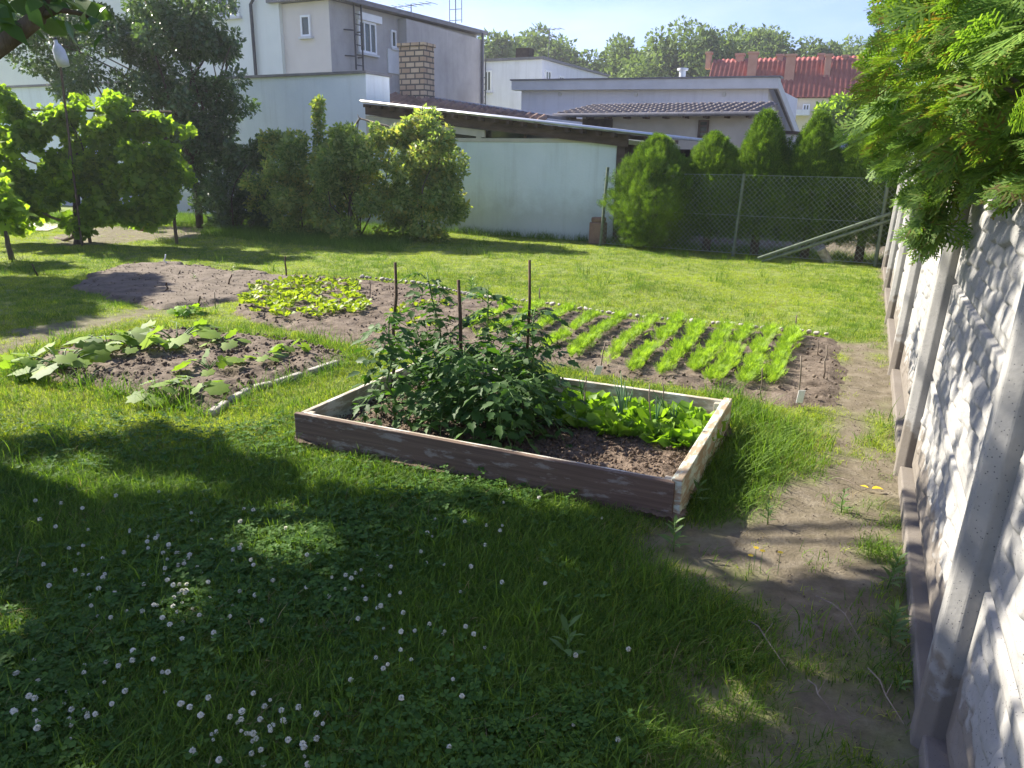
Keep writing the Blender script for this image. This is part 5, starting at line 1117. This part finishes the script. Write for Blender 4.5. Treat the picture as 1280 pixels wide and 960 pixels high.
plant('beet_plant',bt,sp,'small leafy seedling in the sparse area right of the dense yellow green patch','vegetable plant','sparse seedlings in the long bed',lambda x,y:.055,.45,.8)
# carrot rows: feathery tops
def carrotrow(a,b,seed,lab):
    r=np.random.RandomState(seed); a=np.array(a);b=np.array(b); L_=np.linalg.norm(b-a); n=int(L_*165); P_=[];A_=[];N_=[];S_=[]
    t_=r.rand(n); wob=.03*np.sin(t_*7+seed); w_=r.normal(size=n)*.024+wob*.5; dn=vnoise(t_*6+seed*3.3,t_*0+seed); k=(dn>.3)|(r.rand(n)<.15); t_=t_[k];w_=w_[k];n=len(t_); d=(b-a)/L_; sd=np.array([-d[1],d[0],0]); base=a+d*(t_*L_)[:,None]+sd*w_[:,None]+ZD*.05
    T=[];V=[];Q=[]
    # feather frond template
    def st(p,q,w):
        b_=len(V); p=np.array(p);q=np.array(q); dd=q-p; s=np.cross(dd,[0,0,1]); s=s/(np.linalg.norm(s)+1e-9)*w
        for c in (p-s,p+s,q+s*.4,q-s*.4): V.append(tuple(c))
        Q.append((b_,b_+1,b_+2,b_+3))
    st((0,0,0),(0,.55,.0),.012); st((0,.55,0),(0,1,-.1),.01)
    for i in range(8):
        y=.3+.085*i; L2=.26*(1-abs(i-3)/9); s=1 if i%2 else -1; st((0,y,-.02*i/8),(s*L2,y+.17,0),.02); st((s*L2*.5,y+.08,0),(s*L2*.55,y+.24,.03),.02); st((s*L2*.6,y+.1,0),(s*L2*1.1,y+.04,-.03),.018)
    m=3; base=np.repeat(base,m,0); N3=len(base); th=r.rand(N3)*6.28; ax=np.stack([np.cos(th),np.sin(th),r.uniform(.7,2.6,N3)],1); X,Y,Z=frames(ax,np.stack([-np.cos(th),-np.sin(th),np.ones(N3)],1)+r.normal(size=(N3,3))*.3)
    v,f=scat(V,Q,base,X,Y,Z,r.uniform(.045,.11,N3)*(.8+.4*np.repeat(vnoise(t_*5+seed,t_*0+1),m))); o=leafobj('carrot_row',(v,f),M['carrot'],None,a); tag(o,lab,'carrot row','rows of carrots in the long bed')
rows=[(990,424,959,494),(961,422,929,490),(935,420,889,488),(912,416,868,473),(876,414,828,477),(849,407,790,472),(815,407,754,464),(775,405,712,454),(745,401,678,443),(714,393,645,432),(680,388,598,432),(640,388,585,417)]
nm=['rightmost carrot row, beside the bare soil strip','second carrot row from the right','third carrot row from the right','fourth carrot row from the right','fifth carrot row from the right','sixth carrot row from the right','seventh carrot row from the right','eighth carrot row from the right','ninth carrot row from the right, partly behind the crooked stake','tenth carrot row from the right, behind the tomatoes','eleventh carrot row from the right, behind the tomatoes','shortest leftmost carrot row, behind the tomato tops']
for i,(a,b,c,d) in enumerate(rows): carrotrow(G(a,b),G(c,d),i+1,nm[i])
# edging stones
path=[G(a,b) for a,b in ((452,350),(490,354),(520,357),(600,375),(650,380),(700,386),(760,396),(820,403),(880,408),(940,413),(1000,419),(1040,424))]
def stonemesh(seed):
    r=np.random.RandomState(seed); import bmesh
    bm=bmesh.new(); bmesh.ops.create_icosphere(bm,subdivisions=2,radius=1)
    sc=np.array([1,.75,.6])*r.uniform(.8,1.2,3)
    for v in bm.verts:
        p=np.array(v.co); k=1+.18*math.sin(p[0]*3+seed)+.12*math.sin(p[1]*5+seed*2)+.1*math.sin(p[2]*4); v.co=Vector(p*sc*k)
    me=bpy.data.meshes.new('edging_stone'); bm.to_mesh(me); bm.free(); me.materials.append(M['stone']); me.polygons.foreach_set('use_smooth',[True]*len(me.polygons)); return me
sm_=[stonemesh(i) for i in range(5)]
seg=[np.linalg.norm(path[i+1]-path[i]) for i in range(len(path)-1)]; tot=sum(seg); s_=0;k=0
while s_<tot:
    q=s_;i=0
    while q>seg[i] and i<len(seg)-1: q-=seg[i];i+=1
    p=path[i]+(path[i+1]-path[i])*q/seg[i]; o=bpy.data.objects.new('edging_stone',sm_[k%5]); C.objects.link(o); s=random.uniform(.022,.038)*(1.15 if s_>tot*.75 else 1); o.scale=(s,s,s); o.location=(float(p[0]+random.uniform(-.012,.012)),float(p[1]+random.uniform(-.012,.012)),.045); o.rotation_euler=(random.uniform(-.3,.3),random.uniform(-.3,.3),random.uniform(0,6))
    tag(o,'small pale stone in the edging line behind the carrot rows','stone','stones edging the back of the long bed'); s_+=random.uniform(.062,.095); k+=1
print('stones',k)
# pale kerb bits on the right of the round bed
pth=[G(a,b,.035) for a,b in ((266,516),(290,500),(318,484),(345,478),(385,465),(430,450))]
for i in range(5):
    a,b=pth[i],pth[i+1]; d=b-a; mb=MB(); mb.box(a+d*.08-ZD*.05,d*.78,norm(np.cross(ZD,d))*.05,ZD*.06); o=mb.build('edging_slab',M['stone'],None,loc=a,bevel=.01)
    tag(o,['front end slab of the sunken edging by the round bed','second pale slab of the edging by the round bed, from the front','middle pale slab of the edging by the round bed','fourth pale slab of the edging by the round bed','rear pale slab of the edging, nearest the raised bed'][i],'edging slab','pale slabs edging the round bed')
# garden sticks in the long bed
for (xt,yt,xb,yb,r,l,m) in ((207,318,207,331,.012,'white peg at the back edge of the sandy soil','whiteframe'),(357,320,358,346,.012,'dark stick at the back edge where the sandy soil ends','stake'),(208,353,208,366,.012,'short dark peg in the sandy soil','stake'),(290,343,285,357,.010,'bent twig standing in the sandy soil','stake'),(250,370,248,386,.010,'leaning dark twig at the front of the sandy soil','stake'),(268,365,270,386,.006,'thin stick at the front of the sandy soil','stick'),(462,350,462,375,.007,'thin pale stick behind the yellow green patch','stick'),(675,360,675,384,.007,'thin stick at the stone edging left of centre','stick'),(996,394,996,418,.007,'thin stick at the stone edging near its right end','stick'),(1001,445,998,505,.006,'stick with a white tag in front of the rightmost carrot row','stick'),(1033,432,1029,475,.007,'stick in the bare soil right of the carrot rows','stick'),(953,460,952,500,.005,'thin stick at the front end of the carrot rows','stick'),(757,428,748,468,.006,'thin leaning stick at the front of the seventh carrot row','stick'),(40,330,47,345,.01,'leaning stick in the shady lawn at the left','stake'),(1022,425,1023,445,.006,'short stick just in front of the last edging stones','stick')):
    b=G(xb,yb,.03); stake(b,P(xt,yt,b[1]),r,l,m,'small sticks marking the beds',name='marker_stick')
b=G(998,503,.05); mb=MB(); mb.box(b+np.array([-.02,-.01,0]),(.045,0,0),(0,.003,0),(.01,0,.09)); tag(mb.build('plant_tag',M['whiteframe'],None,loc=b),'white plastic plant tag on the stick by the rightmost carrot row','plant tag')
b=G(745,468,.05); mb=MB(); mb.box(b+np.array([-.02,-.01,0]),(.05,0,0),(0,.003,0),(.02,0,.07)); tag(mb.build('plant_tag',M['whiteframe'],None,loc=b),'white plant tag behind the back board of the raised bed','plant tag')
# white clover flowers
def cloverflower(seed):
    r=np.random.RandomState(seed); mb=MB(); h=.085; mb.tube([np.zeros(3),np.array([.004,0,h*.5]),np.array([.0,.004,h])],.0012,4,0)
    v=[];f=[]; n=46
    for i in range(n):
        z=1-1.65*i/n; rr=math.sqrt(max(0,1-z*z)); a=i*2.4; d=np.array([rr*math.cos(a),rr*math.sin(a),z]); c=np.array([0,.004,h+.006])+d*.0045; e=c+d*(.007+.004*r.rand())+np.array([0,0,-.001])
        x=norm(np.cross(d,[.1,.2,1]))*.0026; y=norm(np.cross(d,x))*.0016; mb.add([c-x,c+x,e+x*.9+y,e-x*.9+y],[(0,1,2,3)],1)
    return mb.me('clover_flower',[M['stem'],M['petal']])
cfm=[cloverflower(i) for i in range(4)]
reg=[((225,715),(85,65),84),((65,870),(60,45),30),((330,905),(80,50),48),((180,830),(60,40),10),((520,770),(90,90),32),((450,700),(50,30),12),((560,620),(200,45),16),((110,700),(70,50),16),((340,660),(60,40),12),((700,800),(120,90),8),((120,620),(90,40),8)]
sp=[]
for (cx,cy),(sx,sy),n in reg:
    for _ in range(n):
        px=cx+random.gauss(0,1)*sx*.6; py=cy+random.gauss(0,1)*sy*.6
        if 0<px<900 and 560<py<958:
            q=G(px,py,.07)
            if not inpoly(np.array([q[0]]),np.array([q[1]]),RBPOLY)[0] and pdist(np.array([q[0]]),np.array([q[1]]),RBPOLY)[0]<-.03: sp.append((q[0],q[1]))
print('clover',len(sp))
plant('clover_flower',cfm,sp,'round white clover flower on a thin stem in the shaded lawn','clover flower','white clover flowers in the lawn',lambda x,y:gz(np.array([x]),np.array([y]))[0]-.005,.38,.72)
# weeds
def weed(px,py,h,n,L0,seed,lab,mat='weed',nm_='weed_plant',w=.75):
    r=np.random.RandomState(seed); b=G(px,py); b[2]=gz(np.array([b[0]]),np.array([b[1]]))[0]; t=thing(nm_,lab,'weed',b); mb=MB(); P_=[];A_=[];N_=[];S_=[]
    tip=b+ZD*h+np.array([r.normal()*.03,r.normal()*.03,0])*h*3; stemtube(mb,[b-ZD*.01,(b+tip)/2+r.normal(size=3)*.004,tip],.0035,.0018,5)
    for i in range(n):
        tt=.15+.85*i/n; a=i*2.4; d=np.array([math.cos(a),math.sin(a),0]); P_.append(b+(tip-b)*tt); A_.append(d+ZD*(.25+.9*tt)); N_.append(ZD-d*.4+r.normal(size=3)*.15); S_.append(L0*(1.1-.5*tt)*r.uniform(.8,1.2))
    T=([(0,0,0),(.13,.35,.03),(.13,.65,.0),(0,1,-.14),(-.13,.65,.0),(-.13,.35,.03),(0,.5,-.02)],[(0,1,2,6),(6,2,3,4),(0,6,4,5)])
    X,Y,Z=frames(np.array(A_),np.array(N_)); v,f=scat(T[0],T[1],np.array(P_),X*w/.75,Y,Z,S_); mb.build('stem',M['stem'],t,True); leafobj('foliage',(v,f),M[mat],t)
for a in ((1108,738,.14,22,.07,1,'leafy weed at the fence foot, the upper of the two tall ones'),(1114,808,.15,26,.075,2,'leafy weed at the fence foot, the lower of the two tall ones'),(1122,862,.04,8,.05,3,'tiny weed seedling close to the fence near the bottom'),(1052,640,.12,14,.05,4,'thin weed in the dry strip below the yellow leaf'),(706,826,.15,9,.09,5,'weed with three broad leaves standing in the shaded lawn'),(842,690,.14,14,.08,6,'leafy weed in front of the raised bed right corner'),(868,632,.12,10,.08,7,'weed beside the right corner of the raised bed'),(655,285,.45,34,.12,8,'tall pale weed standing before the barn wall'),(600,287,.35,26,.12,9,'bushy weed at the barn wall beside the last shrub'),(620,288,.28,22,.1,10,'smaller weed at the barn wall, right of the bushy one'),(290,345,.12,12,.06,11,'small seedling at the back edge of the sandy soil'),(243,352,.1,10,.06,12,'tiny seedling in the sandy soil near its middle'),(960,655,.1,12,.05,13,'small weed in the dry strip at the edge of the shadow'),(590,368,.2,34,.1,15,'low weed clump at the stone edging above the tomatoes')): weed(*a)
# fallen yellow leaf
b=G(1090,611,.02); v,f=scat(T_FOLD[0],T_FOLD[1],np.array([b,b+np.array([.01,.01,.0]),b+np.array([-.012,.01,0])]),*frames(np.array([[1.,.3,.1],[.8,-.5,.2],[-.6,.5,.1]]),np.array([[0,0,1.]]*3)),[.06,.05,.045])
tag(leafobj('fallen_leaf',(v,f),M['yellowleaf'],None,b),'bright yellow orange fallen leaf on the dry soil near the fence','leaf')
# small yellow flowers
def yflower(px,py,lab,h=.1):
    b=G(px,py); mb=MB(); mb.tube([b,b+ZD*h],.0012,4,0); 
    for i in range(9): a=i*.7; d=np.array([math.cos(a),math.sin(a),0]); x=np.array([-d[1],d[0],0])*.003; c=b+ZD*h; mb.add([c-x,c+x,c+d*.011+x+ZD*.003,c+d*.011-x+ZD*.003],[(0,1,2,3)],1)
    tag(mb.build('hawkweed_flower',[M['stem'],M['gold']],None,loc=b),lab,'flower','small yellow flowers by the dry strip')
for px,py,l in ((935,722,'left of the small yellow flowers by the dry strip'),(942,712,'highest of the small yellow flowers'),(950,716,'small yellow flower right of the highest one'),(972,718,'rightmost small yellow flower, apart from the others')): yflower(px,py,l)
# dry twigs on the path
for i,(a,b,c,d,l) in enumerate(((1020,745,1075,800,'long dry twig lying on the soil strip'),(1110,600,1150,612,'short twig below the far fence post'),(1010,850,1040,890,'short twig low on the dry strip'),(1085,835,1130,905,'reddish dead sprig near the fence foot'),(935,775,985,838,'dry grass stalk across the middle of the strip'))):
    if a==1110: a,b,c,d=1040,597,1075,610
    p=G(a,b,.015);q=G(c,d,.02); mb=MB(); md=(p+q)/2+np.array([random.uniform(-.03,.03),random.uniform(-.03,.03),.015]); mb.tube([p,(p+md)/2+np.array([.01,0,.004]),md,(md+q)/2,q],[.003,.003,.0025,.002,.001],5); mb.tube([md,md+np.array([.05,.06,.01])],[.002,.001],4); tag(mb.build('dry_twig',M['stick'],None,loc=p),l,'twig','dry twigs on the soil strip')
# soil clods on beds (countless)
def clods(name,poly,n,s0,s1,z,mat,lab):
    a=np.array(poly); import bmesh
    bm=bmesh.new(); bmesh.ops.create_icosphere(bm,subdivisions=1,radius=1); T=np.array([v.co[:] for v in bm.verts]); Fc=[[v.index for v in f.verts] for f in bm.faces]; bm.free()
    x=RS.uniform(a[:,0].min(),a[:,0].max(),n*3); y=RS.uniform(a[:,1].min(),a[:,1].max(),n*3); k=pdist(x,y,poly)>.03; x=x[k][:n];y=y[k][:n]; n=len(x)
    X=norm(RS.normal(size=(n,3))); Yv=norm(np.cross(X,RS.normal(size=(n,3)))); Zv=np.cross(X,Yv); jit=1+.35*(RS.rand(n,len(T))-.5); s=s0+(s1-s0)*RS.rand(n)**3
    v=np.stack([x,y,z+gz(x,y)*.6],1)[:,None,:]+s[:,None,None]*jit[...,None]*(T[None,:,0:1]*X[:,None]+T[None,:,1:2]*Yv[:,None]*.8+T[None,:,2:3]*Zv[:,None]*.65)
    f=(np.array(Fc)[None]+(np.arange(n)*len(T))[:,None,None]).reshape(-1,3); tag(link(name,mesh(name,v.reshape(-1,3),f,M[mat])),lab,'soil clods',kind='stuff')
clods('soil_clods',LONGBED,3500,.003,.02,.048,'soil','loose brown clods scattered over the long bed')
clods('soil_clods',SQBED,1800,.004,.024,.05,'soil','loose brown clods scattered over the round bed')
clods('soil_clods',ip,5000,.004,.016,.095,'soil_dark','dark moist crumbs on the raised bed soil')
clods('sand_crumbs',SANDBED,900,.002,.012,.065,'soil_dry','pale crumbs on the sandy end of the long bed')
clods('gravel_crumbs',DIRT,3500,.001,.006,.006,'soil_dry','small crumbs and pebbles on the dry strip by the fence')

# ------------------------------------------------------------------ thin summer haze over the whole place
mb=MB(); mb.box((-220,-60,-1.5),(440,0,0),(0,320,0),(0,0,32)); m,nt,b,o=newmat('haze air'); nt.nodes.remove(b)
pv=N(nt,'ShaderNodeVolumePrincipled'); pv.inputs['Density'].default_value=.00095; pv.inputs['Color'].default_value=(.93,.95,1,1); pv.inputs['Anisotropy'].default_value=.45
nt.links.new(pv.outputs[0],o.inputs['Volume'])
ho=mb.build('haze',m); tag(ho,'thin pale summer haze over the gardens','haze',kind='stuff')
S.cycles.volume_bounces=0; S.cycles.volume_step_rate=10; S.cycles.volume_max_steps=64
